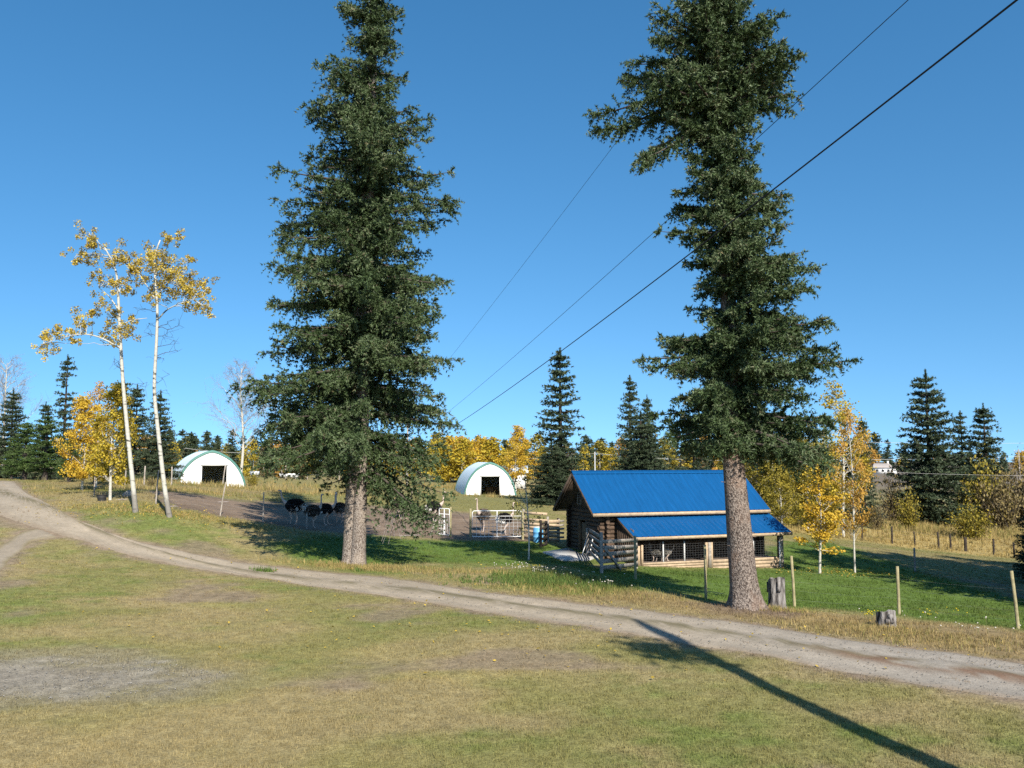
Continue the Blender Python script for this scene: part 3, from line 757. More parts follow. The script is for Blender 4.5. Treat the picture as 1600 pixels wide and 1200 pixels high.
    return T, tufts_to_mesh(name + '_crown', TP, TD, TS, TV, k, wfac, rg, spread), len(TP)

def put_tree(name, label, group, loc, trunk_me, crown_me, tm, cm, sc=1., rz=0., sz=None, cat='tree'):
    t = thing(name, label, cat, loc, rz, group)
    t.scale = (sc, sc, sz if sz else sc)
    if trunk_me: link('trunk', trunk_me, tm, t)
    link('crown', crown_me, cm, t)
    return t

# ------------------------------------------------------------------ the two big spruces
rg = np.random.default_rng(21)
b1 = GP(553, 883); pm = 1331 / b1[1]
def prof_px(rows, base_py, base_px, axis, pm):
    out = []
    for (py, l, r) in rows:
        h = (base_py - py) / pm
        a = np.interp(h, [q[0] for q in axis], [q[1] for q in axis])
        out.append((h, max(.1, (base_px + a * pm - l) / pm), max(.1, (r - base_px - a * pm) / pm)))
    return sorted(out)
_=0
ax1 = [(0, 0), (8, .15), (21, .45), (30, .5)]
rows1 = [(-190, 562, 578), (-60, 535, 605), (60, 505, 632), (150, 488, 648), (200, 466, 660), (250, 455, 682), (300, 440, 702), (350, 426, 692), (400, 404, 684), (450, 396, 690), (500, 388, 690), (550, 382, 697), (600, 385, 694), (650, 400, 702), (700, 420, 700), (750, 452, 696), (800, 500, 690), (860, 540, 640)]
p1_ = prof_px([(a, l - 16 * (a > 100), r + 5 * (a > 100)) for a, l, r in rows1], 883, 553, ax1, pm)
ht1 = (883 + 190) / pm
ex1 = []
for (py, az, R, u0, dr, hg) in [(300, .1, 4.0, .05, .15, .3), (545, 3.2, 4.4, .1, .34, .9), (590, 3.3, 4.4, -.02, .30, 1.0), (640, 3.0, 4.6, -.1, .28, 1.0), (680, 3.35, 4.2, -.05, .3, .7), (560, -.05, 4.2, .1, .3, .7), (650, .1, 4.4, .05, .35, .8),
                                 (705, -.25, 4.1, -.05, .55, 1.4), (720, .05, 4.0, -.1, .62, 1.6), (730, -.5, 3.7, -.15, .7, 1.7), (728, .35, 3.6, -.15, .6, 1.7), (740, -.12, 3.5, -.2, .95, 2.2), (735, .15, 3.6, -.2, .85, 2.0), (742, -.02, 3.8, -.15, .8, 2.0), (690, 3.6, 3.8, -.05, .3, .7), (715, 3.45, 2.9, -.1, .3, .7), (715, 2.9, 2.7, -.1, .3, .7), (740, 5.4, 2.0, -.1, .3, 1.0), (745, 4.1, 1.8, -.1, .3, 1.0)]:
    ex1.append(((883 - py) / pm, az, R, u0, dr, hg))
for q in range(120): ex1.append((rg.uniform(7, ht1 * .98), rg.uniform(-2.9, -.2), rg.uniform(.8, 1.6), rg.uniform(.0, .2), .25, .5))
_n = 0
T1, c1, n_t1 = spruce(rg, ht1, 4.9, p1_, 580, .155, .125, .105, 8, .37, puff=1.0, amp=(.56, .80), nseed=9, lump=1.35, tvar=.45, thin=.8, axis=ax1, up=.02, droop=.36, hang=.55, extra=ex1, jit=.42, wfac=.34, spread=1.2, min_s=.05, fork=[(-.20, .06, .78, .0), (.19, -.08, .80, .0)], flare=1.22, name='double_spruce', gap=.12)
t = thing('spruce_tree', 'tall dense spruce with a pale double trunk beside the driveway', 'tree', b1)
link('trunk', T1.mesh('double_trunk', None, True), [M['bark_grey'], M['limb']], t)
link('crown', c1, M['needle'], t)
# bare dead twigs hanging low under the crown
db = MB()
for i in range(22):
    a = rg.uniform(-.5, .3); r0 = rg.uniform(1.2, 2.0); z0 = rg.uniform(1.7, 2.6)
    q = np.array([math.cos(a) * r0 + .2, math.sin(a) * r0, z0]); L = rg.uniform(.5, 1.1); dv = np.array([rg.uniform(-.9, .5), rg.uniform(-.3, .3), -rg.uniform(.6, 1.1)])
    s = np.linspace(0, 1, 5)[:, None]
    db.tube(q + dv * L * s + np.array([0, 0, -.12]) * s ** 2, np.linspace(.012, .005, 5), 4)
link('dead_twigs', db.mesh('dead_twigs'), M['twig'], t)

b2 = GP(1165, 951); pm2 = 1331 / b2[1]
ax2 = [(0, 0), (2, -.12), (5, -.30), (11, -.33), (16, -.5), (28, -.6)]
rows2 = [(-60, 1125, 1150), (-20, 1090, 1195), (40, 1040, 1235), (90, 1000, 1255), (130, 990, 1262), (170, 1010, 1240), (220, 1060, 1215), (260, 1080, 1215), (300, 1070, 1240), (350, 1045, 1252), (400, 1062, 1285), (450, 1058, 1262), (500, 1058, 1290), (540, 1040, 1310), (590, 1035, 1306), (640, 1036, 1296), (680, 1050, 1292), (720, 1085, 1275), (760, 1100, 1240)]
p2_ = prof_px(rows2, 951, 1165, ax2, pm2)
ht2 = (951 + 60) / pm2
h_of = lambda py: (951 - py) / pm2
ex2 = []
for (py, az, R, u0, dr, hg) in [(140, 3.1, 4.0, -.08, .34, .3), (120, 3.25, 4.1, -.05, .34, .3), (150, 3.0, 3.6, -.12, .3, .3), (175, 3.35, 3.0, -.55, .2, .25), (160, 3.2, 2.9, -.6, .15, .25), (170, 3.1, 2.8, -.58, .2, .25), (130, 0.0, 2.8, .1, .25, .35), (110, .15, 2.7, .1, .3, .35), (140, .3, 2.4, .0, .25, .35),
                                 (300, .2, 2.3, .1, .1, .3), (365, 3.3, 2.2, .1, .2, .3), (425, .05, 2.9, .12, .18, .3), (520, .0, 3.2, .15, .15, .3), (500, .3, 2.7, .1, .2, .3), (585, -.05, 3.9, .10, .04, .25), (578, .1, 3.4, .08, .08, .25), (560, 3.15, 2.9, -.02, .05, .25), (575, 3.3, 2.7, .0, .08, .25), (640, 3.2, 2.5, .0, .25, .5), (660, -.2, 2.9, .0, .3, .6),
                                 (665, .3, 2.9, -.05, .4, .8), (670, -.4, 2.8, -.1, .4, .9), (678, .0, 2.9, -.1, .45, .9), (680, .5, 2.5, -.1, .45, .9), (665, 3.5, 2.3, -.05, .4, .8), (655, 2.9, 2.4, .0, .35, .7), (672, 5.6, 2.6, -.1, .4, .9)]:
    ex2.append((h_of(py), az, R, u0, dr, hg))
for q in range(110):                                       # short inner twigs that clothe the stem
    ex2.append((rg.uniform(h_of(690), ht2 * .97), rg.uniform(-2.9, -.2), rg.uniform(.6, 1.35), rg.uniform(.0, .3), .2, .4))
def skip2(h, az, rg):
    py = 951 - h * pm2
    c = math.cos(az)
    if 430 < py < 505 and c < .1: return rg.random() < .55
    if 225 < py < 300 and c < -.2: return rg.random() < .5
    return False
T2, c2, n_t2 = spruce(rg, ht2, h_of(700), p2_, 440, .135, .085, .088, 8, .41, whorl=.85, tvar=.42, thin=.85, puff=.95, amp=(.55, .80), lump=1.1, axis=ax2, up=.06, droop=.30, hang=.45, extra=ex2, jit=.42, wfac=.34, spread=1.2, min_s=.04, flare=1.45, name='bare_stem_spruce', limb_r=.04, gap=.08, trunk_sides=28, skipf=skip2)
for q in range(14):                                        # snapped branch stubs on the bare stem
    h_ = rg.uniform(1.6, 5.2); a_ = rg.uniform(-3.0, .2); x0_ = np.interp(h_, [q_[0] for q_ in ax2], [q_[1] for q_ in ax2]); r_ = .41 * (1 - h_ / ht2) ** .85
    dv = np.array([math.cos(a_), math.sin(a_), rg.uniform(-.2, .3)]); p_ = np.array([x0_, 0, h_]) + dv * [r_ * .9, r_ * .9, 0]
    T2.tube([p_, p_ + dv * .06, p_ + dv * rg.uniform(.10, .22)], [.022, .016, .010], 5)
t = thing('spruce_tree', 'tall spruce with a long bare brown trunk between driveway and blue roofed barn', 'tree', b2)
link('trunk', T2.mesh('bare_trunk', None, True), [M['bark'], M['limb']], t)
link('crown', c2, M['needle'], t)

# ------------------------------------------------------------------ middle distance spruces and pines
def spruce_variant(seed, w, n_br, name, tuft=.30, k=7, irregular=.35, base=.7, hang=.3, mat_='needle_far', droop=.3, gap=.05, wfac=.4, height=15., wig=.25):
    rg = np.random.default_rng(seed)
    hs = np.linspace(0, height, 12)
    pr = []
    for h in hs:
        q = 1 - h / height
        pr.append((h, w * (q ** .85) * (1 + rg.normal(0, wig * .5)) + .08, w * (q ** .85) * (1 + rg.normal(0, wig * .5)) + .08))
    T, c, n = spruce(rg, height, base, pr, n_br, tuft, tuft, tuft * .85, k, .24, min_s=.05, spread=1.2, jit=irregular, hang=hang, droop=droop, name=name, gap=gap, wfac=wfac, whorl=.75, twl=.36, tvar=.16, trunk_sides=8, flare=1.3, nseed=seed, lump=1.8)
    return T.mesh(name + '_trunk', None, True), c
SV = [spruce_variant(31, 3.1, 260, 'full_spruce'), spruce_variant(32, 2.5, 230, 'slim_spruce', irregular=.5, wig=.5), spruce_variant(33, 3.9, 290, 'broad_spruce', irregular=.3), spruce_variant(34, 2.3, 170, 'ragged_spruce', irregular=.55, wig=.7, gap=.2)]
PV = [spruce_variant(41, 2.9, 170, 'young_pine', tuft=.26, k=7, irregular=.35, hang=-.15, droop=.05, base=1.6, height=9., wig=.5), spruce_variant(42, 2.6, 150, 'bushy_pine', tuft=.26, k=7, irregular=.4, hang=-.15, droop=.0, base=1.4, height=9., wig=.6)]
FV = [spruce_variant(51, 2.6, 120, 'far_spruce', tuft=.6, k=5, wfac=.5), spruce_variant(52, 2.1, 100, 'thin_far_spruce', tuft=.6, k=5, wfac=.5, wig=.5), spruce_variant(53, 3.2, 130, 'wide_far_spruce', tuft=.65, k=5, wfac=.5)]
prng = random.Random(3)
def place_conifer(px, top, d, var, label, group=None, wide=1., name='spruce_tree', base_h=15., nm='needle_far'):
    g = G(px, d); z1 = topz(px, top, d)
    s = (z1 - g[2]) / base_h
    t = put_tree(name, label, group, g - [0, 0, .1], var[0], var[1], [M['limb'], M['limb']], M[nm], sc=s * wide, rz=prng.uniform(0, 6.28), sz=s)
    return t
# left of the driveway
place_conifer(14, 608, 86, SV[2], 'broad dark spruce behind the far end of the driveway', wide=1.15)
place_conifer(-22, 640, 92, SV[0], 'dark spruce beyond the bend of the driveway, partly out of view')
place_conifer(97, 556, 95, SV[3], 'tall ragged spruce with a thin top rising behind the green pines', wide=1.0)
place_conifer(66, 628, 84, SV[0], 'medium spruce rising just behind the row of green pines', wide=1.15)
place_conifer(186, 590, 88, SV[3], 'spruce whose top shows above the golden aspen', wide=1.2)
place_conifer(209, 602, 84, SV[0], 'dark spruce directly behind the leaning white aspen trunk', wide=1.15)
place_conifer(246, 610, 80, SV[2], 'dense dark spruce between the aspen trunks and the white shelter', wide=1.0)
for px, top, d, v, w, lab in [(38, 660, 76, 0, 1.3, 'young bright green pine just right of the broad dark spruce'), (70, 650, 74, 1, 1.5, 'tallest young green pine, in front of the medium spruce'), (108, 684, 70, 1, 1.4, 'bushy young green pine left of the golden aspen'), (148, 664, 66, 0, 1.2, 'young green pine showing between the golden and the yellow aspen'), (18, 690, 80, 1, 1.3, 'short young green pine at the foot of the broad dark spruce')]:
    place_conifer(px, top, d, PV[v], lab, 'young pines beside the driveway bend', w, 'pine_tree', 9., 'needle_pine')
# behind the barn
place_conifer(876, 546, 80, SV[1], 'tall irregular spruce behind the log gable of the barn', wide=1.25)
place_conifer(862, 690, 78, SV[2], 'low broad spruce against the foot of the tall irregular one', wide=1.7)
place_conifer(986, 588, 112, SV[1], 'slender pointed spruce rising behind the blue barn roof', wide=1.0)
place_conifer(1013, 618, 118, SV[0], 'shorter pointed spruce close beside the slender one behind the barn', wide=.8)
place_conifer(1003, 643, 74, SV[2], 'bushy spruce with spreading branches right behind the blue roof', wide=1.75)
place_conifer(1085, 655, 84, SV[0], 'dark spruce behind the barn, mostly hidden by the big bare trunk', wide=1.3)
place_conifer(1352, 652, 84, SV[0], 'dark spruce close behind the thin orange aspen', wide=.85)
place_conifer(1290, 690, 90, SV[2], 'dark spruce in the grove of yellow aspens beyond the barn', wide=1.2)
# right side
place_conifer(1456, 580, 92, SV[2], 'big broad spruce standing alone in the straw coloured field', wide=1.2)
place_conifer(1508, 643, 104, SV[1], 'narrow spruce between the two bigger ones in the field', wide=1.0)
place_conifer(1545, 632, 100, SV[0], 'tall spruce beside the willow thicket in the field', wide=1.25)
place_conifer(1622, 765, 44, SV[2], 'small dark spruce in the shade beside the wire fence', wide=1.1)
# outside the frame on the right: these throw the long shade over the lawn and the rough field
for x, y, h, w, lab in [(27.6, 31.0, 21, 1.25, 'tall spruce nearest the lawn corner in the shade row beyond the fence'), (31.5, 34, 20, 1.3, 'tall spruce, second from the lawn corner in the shade row'), (35, 31, 22, 1.25, 'tallest spruce of the shade row beyond the lawn fence'), (38.5, 35, 20, 1.3, 'tall spruce, fourth from the lawn corner in the shade row'), (42, 32, 21, 1.25, 'tall spruce, fifth from the lawn corner in the shade row'), (46.5, 35, 20, 1.3, 'tall spruce at the far end of the shade row')]:
    s = h / 15
    put_tree('spruce_tree', lab, None, (x, y, float(H(x, y)) - .1), SV[2][0], SV[2][1], [M['limb'], M['limb']], M['needle_far'], sc=s * w, rz=prng.uniform(0, 6), sz=s)
# the snag behind the viewer that lays its thin shadow over the driveway
tip = GP(985, 970); hs_ = 15.0; L_ = hs_ / math.tan(SUN_EL)
a14 = math.radians(14.5)                       # lean added to turn the unseen snag's shadow to this angle
sb = np.array([tip[0] + math.sin(a14) * L_, tip[1] - math.cos(a14) * L_, 0.]); lean_ = np.array([L_ * (math.sin(SAZ) - math.sin(a14)), L_ * (math.cos(a14) - math.cos(SAZ))]); sb[2] = float(H(sb[0], sb[1]))
SN = MB(); zz = np.linspace(-.2, hs_, 12)
SN.tube(np.stack([.12 * np.sin(zz * .6) + lean_[0] * zz / hs_, .1 * np.sin(zz * .4) + lean_[1] * zz / hs_, zz], 1), np.interp(zz, [0, 9, 12.3, 13.3, hs_], [.30, .20, .22, .26, .07]), 8)
t = thing('dead_snag', 'tall dead snag near the house that throws a thin shadow on the driveway', 'tree', sb)
link('trunk', SN.mesh('snag_trunk', None, True), M['bark'], t)
rgs = np.random.default_rng(8); q = rgs.normal(0, 1, (240, 3)) * [.42, .3, .45] + [-.75 + lean_[0] * .8, lean_[1] * .8, 11.9]
link('crown', tufts_to_mesh('snag_crown', q, unit(rgs.normal(0, 1, (240, 3))), np.full(240, .3), np.full(240, .5), 5, .3, rgs), M['needle'], t)

# ------------------------------------------------------------------ broadleaf trees
def limb_path(a, b, rg, sag=.0, n=6, wob=.06):
    s = np.linspace(0, 1, n)[:, None]; L = np.linalg.norm(b - a)
    w = rg.normal(0, wob * L, (n, 3)); w[0] = 0; w[-1] = 0
    return a + (b - a) * s + w * .6 + np.array([0, 0, 1]) * (s * (1 - s)) * L * sag
def aspen_variant(seed, height, cr, base, n_cl, per, leaf, name, trunk_r=.10, forky=.0, cl_r=.55, taper=1.0, bend=.15):
    """slim trunk, rising limbs, leaf clumps round the limb ends"""
    rg = np.random.default_rng(seed)
    T = MB(); zz = np.linspace(-.2, height * .96, 14)
    ph = rg.uniform(0, 6, 2)
    bx = lambda z: bend * np.sin(z * .55 + ph[0]) * z / height * 1.5; by = lambda z: bend * np.sin(z * .45 + ph[1]) * z / height * 1.5
    T.tube(np.stack([bx(zz), by(zz), zz], 1), trunk_r * (1 - zz.clip(0) / height) ** .8 + .012, 8)
    P_, V_ = [], []
    for i in range(n_cl):
        h = base + (height - base) * (i + rg.random()) / n_cl
        q = (h - base) / (height - base)
        R = cr * (math.sin(math.pi * (.18 + .80 * q ** taper)) ** .8) * rg.uniform(.35, 1.05)
        az = i * 2.4 + rg.normal(0, .5)
        c = np.array([bx(h) + R * math.cos(az), by(h) + R * math.sin(az), h + rg.normal(0, .2)])
        z0 = max(base * .8, h - R * rg.uniform(.5, 1.1))
        a = np.array([bx(z0), by(z0), z0])
        T.tube(limb_path(a, c, rg), np.linspace(.022, .006, 6) * (height / 8) ** .5, 4, cap=False)
        m = int(per * rg.uniform(.5, 1.4)); r = cl_r * rg.uniform(.6, 1.25)
        g = unit(rg.normal(0, 1, (m, 3))) * (rg.random((m, 1)) ** .45) * r * [1.15, 1.15, .75]
        along = rg.random((m, 1)) ** .6
        P_.append(c * along + (a * .35 + c * .65) * (1 - along) + g)
        V_.append(np.clip(rg.normal(.5, .13) + rg.normal(0, .16, m), 0, 1))
    return T.mesh(name + '_trunk', None, True), leaves_to_mesh(name + '_crown', np.concatenate(P_), leaf, np.concatenate(V_), rg)
AV = [aspen_variant(61, 8, 1.9, 1.6, 60, 130, .145, 'aspen'), aspen_variant(62, 8, 1.6, 1.9, 54, 130, .145, 'slim_aspen'), aspen_variant(63, 8, 2.3, 1.2, 66, 130, .155, 'bushy_aspen', cl_r=.6)]
AS = [aspen_variant(64, 9, 1.7, 2.2, 44, 90, .125, 'sparse_aspen', cl_r=.5, trunk_r=.07), aspen_variant(65, 5, 1.25, 1.45, 40, 110, .11, 'small_aspen', trunk_r=.05, cl_r=.4)]
AT = aspen_variant(66, 5, 1.1, 1.9, 16, 34, .10, 'spindly_aspen', trunk_r=.045, cl_r=.32)
AF = [aspen_variant(71, 10, 3.0, .8, 46, 46, .42, 'far_aspen', cl_r=1.0), aspen_variant(72, 10, 2.6, 1.0, 42, 44, .42, 'far_slim_aspen', cl_r=.95), aspen_variant(73, 10, 3.6, .6, 50, 50, .45, 'far_round_aspen', cl_r=1.15)]
def clone_with(me, mt):
    m = me.copy(); m.materials.clear(); m.materials.append(mt); return m
_cl = {}
def crown_in(me, key):
    k = (me.name, key)
    if k not in _cl: _cl[k] = clone_with(me, M[key])
    return _cl[k]
def place_aspen(px, top, d, var, key, label, group=None, wide=1., base_h=8., name='aspen_tree', bark='pale_bark'):
    g = G(px, d); s = (topz(px, top, d) - g[2]) / base_h
    return put_tree(name, label, group, g - [0, 0, .05], var[0], crown_in(var[1], key), M[bark], None, sc=s * wide, rz=prng.uniform(0, 6.28), sz=s)
place_aspen(128, 622, 56, AV[2], 'leaf_gold', 'golden aspen with a thin white trunk in front of the pines', wide=.95)
place_aspen(172, 600, 47, AV[0], 'leaf_yellow', 'yellow aspen with a crooked thin trunk beside the rubber tub', wide=.95)
place_aspen(150, 598, 60, AS[0], 'leaf_orange', 'thin faded aspen showing bare twigs above the yellow ones', wide=.9, base_h=9.)
place_aspen(806, 668, 112, AV[1], 'leaf_gold', 'bright golden aspen just right of the farther white shelter', wide=1.15)
place_aspen(826, 735, 42, AT, 'leaf_dull', 'spindly young aspen with dull leaves beside the corral gate', wide=1.0, base_h=5.)
place_aspen(1281, 740, 44.5, AS[1], 'leaf_gold', 'small golden aspen on the lawn beside the barn end', wide=1.15, base_h=5.)
place_aspen(1336, 640, 45.5, AS[0], 'leaf_orange', 'thin orange aspen with a bare white lower trunk on the lawn', wide=.72, base_h=9.)
place_aspen(1318, 598, 70, AS[0], 'leaf_yellow', 'tall faded yellow aspen rising behind the lawn aspens', wide=1.0, base_h=9.)
for px, top, d, v, key, w, lab in [(1188, 672, 72, 2, 'leaf_olive', 1.2, 'olive aspen directly behind the bare spruce trunk'), (1212, 690, 70, 0, 'leaf_olive', 1.2, 'olive aspen above the right end of the blue roof'), (1238, 680, 74, 2, 'leaf_yellow', 1.1, 'yellow aspen under the low spruce boughs beyond the barn'), (1262, 700, 72, 0, 'leaf_olive', 1.1, 'olive aspen behind the small golden lawn aspen'), (1295, 720, 76, 2, 'leaf_olive', 1.1, 'low olive aspen between the two lawn aspens'), (1222, 730, 66, 2, 'leaf_olive', 1.2, 'low bushy olive aspen just beyond the lean-to corner')]:
    place_aspen(px, top, d, AV[v], key, lab, 'aspens in the grove beyond the barn', w)

# ---- the two leaning white aspens, limbs and clumps as surveyed
def traced_aspen(label, d, trunk, limbs, clumps, r0, rg, dead=()):
    base = G(trunk[0][0], d)
    tp = np.array([P(a, b_, d) for a, b_ in trunk]); tp[0] = base; off = base.copy()
    tp[:, 1] += np.linspace(0, 1, len(tp)) * rg.uniform(-.4, .4)
    s = np.linspace(0, 1, len(tp)); ss = np.linspace(0, 1, 34)
    pts = np.stack([np.interp(ss, s, tp[:, j]) for j in range(3)], 1)
    for _ in range(3): pts[1:-1] = .25 * pts[:-2] + .5 * pts[1:-1] + .25 * pts[2:]
    pts = np.concatenate([[pts[0] - [0, 0, .2]], pts])
    T = MB(); rad = r0 * np.concatenate([[1.25], (1 - ss * .80) ** .8 * (1 + .25 * np.exp(-ss * 30))])
    T.tube(pts - off, rad, 12)
    nodes = [(p, r) for p, r in zip(pts, rad)]
    for lm in limbs:
        lp = np.array([P(a, b_, d + dd) for a, b_, dd in lm]); 
        u = np.linspace(0, 1, 14); lp2 = np.stack([np.interp(u, np.linspace(0, 1, len(lp)), lp[:, j]) for j in range(3)], 1)
        for _ in range(2): lp2[1:-1] = .25 * lp2[:-2] + .5 * lp2[1:-1] + .25 * lp2[2:]
        k = min(range(len(pts)), key=lambda i: np.linalg.norm(pts[i] - lp2[0])); lp2[0] = pts[k]
        rr = np.linspace(min(rad[k] * .6, .05), .012, 14); T.tube(lp2 - off, rr, 6, cap=False)
        nodes += [(p, r) for p, r in zip(lp2, rr)]
    P_, V_ = [], []
    for (a, b_, r) in clumps:
        for rep in range(2):
            c = P(a + rg.normal(0, 2), b_ + rg.normal(0, 2), d + rg.normal(0, .7)); rr = r / 31. * rg.uniform(.7, 1.05)
            cand = sorted(nodes, key=lambda q: np.linalg.norm(q[0] - c) + (1.2 if q[0][2] > c[2] else 0))[0]
            lpth = limb_path(cand[0], c, rg, .1, 6)
            T.tube(lpth - off, np.linspace(.02, .006, 6), 4, cap=False)
            m = int(230 * (r / 13) ** 1.6)
            for sub in range(4):
                cc = c + rg.normal(0, .72, 3) * rr
                g = unit(rg.normal(0, 1, (m // 4 + 1, 3))) * (rg.random((m // 4 + 1, 1)) ** .5) * rr * .62
                P_.append(cc + g); V_.append(np.clip(rg.normal(.42, .15) + rg.normal(0, .2, m // 4 + 1), 0, 1))
    for (a, b_) in dead:
        c = P(a, b_, d + rg.normal(0, .5)); cand = sorted(nodes, key=lambda q: np.linalg.norm(q[0] - c) + (1.5 if q[0][2] > c[2] else 0))[0]
        lp = limb_path(cand[0], c, rg, .05, 7, .09); T.tube(lp - off, np.linspace(.016, .005, 7), 4, cap=False, mi=1)
        for q in range(5):
            e = lp[rg.integers(2, 7)]; T.tube(limb_path(e, e + rg.normal(0, .3, 3), rg, 0, 4) - off, np.linspace(.008, .004, 4), 3, cap=False, mi=1)
    t = thing('aspen_tree', label, 'tree', off)
    link('trunk', T.mesh('traced_aspen_trunk', None, True), [M['aspen_bark'], M['limb']], t)
    link('crown', leaves_to_mesh('traced_aspen_crown', np.concatenate(P_) - off, .084, np.concatenate(V_), rg), M['leaf_amber'], t)
    return t
M['leaf_amber'] = leafmat('amber leaves', [(0, (.13, .11, .03)), (.3, (.36, .26, .04)), (.6, (.58, .43, .06)), (1, (.66, .55, .14))], transl=.3)
rga = np.random.default_rng(77)
traced_aspen('slightly leaning white aspen with a long drooping side limb', 43, [(212, 796), (207, 752), (201, 700), (195, 640), (190, 590), (187, 535), (184, 490), (182, 450), (180, 425), (172, 405), (160, 385)],
             [[(188, 545, 0), (168, 532, -.2), (140, 521, -.4), (108, 524, -.6), (68, 537, -.8)], [(184, 482, 0), (170, 462, .3), (155, 450, .4)], [(186, 510, 0), (205, 500, .4), (230, 497, .6)], [(183, 460, 0), (196, 440, .3), (204, 420, .5)], [(168, 400, 0), (150, 395, .2), (120, 398, .3)], [(164, 392, 0), (152, 376, 0), (140, 366, 0)]],
             [(138, 366, 12), (147, 378, 9), (118, 398, 11), (135, 396, 11), (145, 388, 10), (172, 400, 15), (185, 407, 12), (158, 434, 13), (172, 440, 10), (182, 447, 11), (196, 404, 9), (204, 452, 9), (205, 425, 8), (156, 476, 11), (142, 488, 9), (125, 500, 11), (133, 514, 9), (112, 518, 10), (96, 524, 10), (76, 530, 12), (64, 540, 10), (70, 522, 7), (165, 518, 10), (188, 512, 15), (200, 522, 12), (175, 490, 9), (206, 498, 8), (120, 535, 7), (178, 535, 7)],
             .118, rga, [(178, 570), (215, 606), (230, 597), (180, 560)])
traced_aspen('gently bent white aspen with a full amber crown', 42.5, [(265, 801), (258, 770), (252, 720), (246, 665), (240, 612), (242, 575), (245, 525), (246, 485), (244, 455), (241, 425), (240, 400), (250, 375)],
             [[(246, 500, 0), (260, 484, -.2), (278, 475, -.4), (302, 468, -.6)], [(244, 470, 0), (232, 450, .3), (215, 425, .4)], [(245, 462, 0), (264, 440, .3), (290, 425, .4)], [(242, 432, 0), (255, 400, 0), (266, 375, 0)]],
             [(262, 376, 11), (278, 370, 8), (247, 398, 17), (228, 404, 15), (212, 418, 13), (265, 410, 17), (280, 428, 15), (295, 408, 9), (300, 438, 13), (316, 442, 11), (325, 450, 9), (300, 468, 17), (315, 478, 13), (325, 482, 8), (256, 438, 17), (240, 455, 12), (270, 454, 13), (226, 430, 12), (236, 468, 9), (205, 440, 8), (252, 420, 15), (290, 455, 12)],
             .115, rga, [(275, 500), (288, 512), (270, 525), (256, 560), (280, 535), (232, 505), (225, 520), (265, 585), (262, 610), (285, 545), (210, 480)])
b = None

# ---- bare birch behind the left shelter and a bare tree at the left edge
def bare_variant(seed, height, name, n1=34, spread=.42):
    rg = np.random.default_rng(seed); T = MB()
    zz = np.linspace(-.2, height * .96, 14); bx = .25 * np.sin(zz * .4)
    tp = np.stack([bx, 0 * zz, zz], 1); T.tube(tp, .17 * (1 - zz.clip(0) / height) ** .8 + .012, 8)
    tw = MB()
    for i in range(n1):
        h = height * (.25 + .70 * (i + rg.random()) / n1); az = i * 2.4 + rg.normal(0, .4)
        L = (height - h) * .42 + height * .10
        a = np.array([np.interp(h, zz, bx), 0, h]); dv = unit(np.array([math.cos(az) * .8, math.sin(az) * .8, rg.uniform(.6, 1.0)]))
        lp = limb_path(a, a + dv * L * rg.uniform(.7, 1.1), rg, .08, 8, .04)
        T.tube(lp, np.linspace(.045, .010, 8), 4, cap=False)
        for j in range(11):
            e = lp[rg.integers(1, 8)]; d2 = unit(dv + rg.normal(0, .6, 3)); l2 = L * rg.uniform(.2, .5)
            q = limb_path(e, e + d2 * l2, rg, -.08, 5, .06); tw.tube(q, np.linspace(.016, .006, 5), 3, cap=False)
            for m in range(5):
                e2 = q[rg.integers(1, 5)]; d3 = unit(d2 + rg.normal(0, .7, 3)); tw.tube(limb_path(e2, e2 + d3 * l2 * rg.uniform(.3, .7), rg, -.1, 3, .05), np.linspace(.009, .005, 3), 3, cap=False)
    return T.mesh(name + '_trunk', None, True), tw.mesh(name + '_twigs')
BV = bare_variant(81, 14, 'bare_birch')
g = G(375, 104); s = (topz(375, 568, 104) - g[2]) / 14
put_tree('birch_tree', 'leafless pale birch standing behind the nearer white shelter', None, g, BV[0], BV[1], M['pale_bark'], M['twig'], sc=s)
g = G(2, 96); s = (topz(2, 560, 96) - g[2]) / 14
put_tree('bare_tree', 'leafless reddish tree behind the broad spruce by the driveway', None, g, BV[0], BV[1], None, None, sc=s * .9, rz=2, sz=s)

# ------------------------------------------------------------------ distant woodland, tree by tree
def far_tree(px, top, d, kind, var, key, w=1.):
    g = G(px, d); hz = topz(px, top, d) - g[2]
    where = 'beyond the driveway pines' if px < 250 else 'behind the nearer white shelter' if px < 480 else 'behind the double trunk spruce' if px < 685 else 'behind the farther white shelter' if px < 860 else 'behind the blue roofed barn' if px < 1345 else 'beyond the straw field'
    row = 'nearer' if d < 140 else 'middle' if d < 190 else 'back'
    if kind == 'a':
        s = hz / 10
        c = {'leaf_yellow': 'yellow', 'leaf_gold': 'golden', 'leaf_olive': 'olive green', 'leaf_orange': 'orange', 'leaf_rust': 'brownish'}[key]
        lab = '%s %s aspen in the %s row of the wood %s' % (('oval', 'slim', 'round')[var], c, row, where)
        put_tree('aspen_tree', lab, 'aspens of the distant wood: ' + lab, g, AF[var][0], crown_in(AF[var][1], key), M['pale_bark'], None, sc=s * w, rz=prng.uniform(0, 6), sz=s)
    else:
        s = hz / 15
        lab = '%s dark spruce in the %s row of the wood %s' % (('pointed', 'thin', 'wide')[var], row, where)
        put_tree('spruce_tree', lab, 'spruces of the distant wood: ' + lab, g, FV[var][0], FV[var][1], [M['limb'], M['limb']], M['needle_far'], sc=s * w, rz=prng.uniform(0, 6), sz=s)
R = random.Random(12)
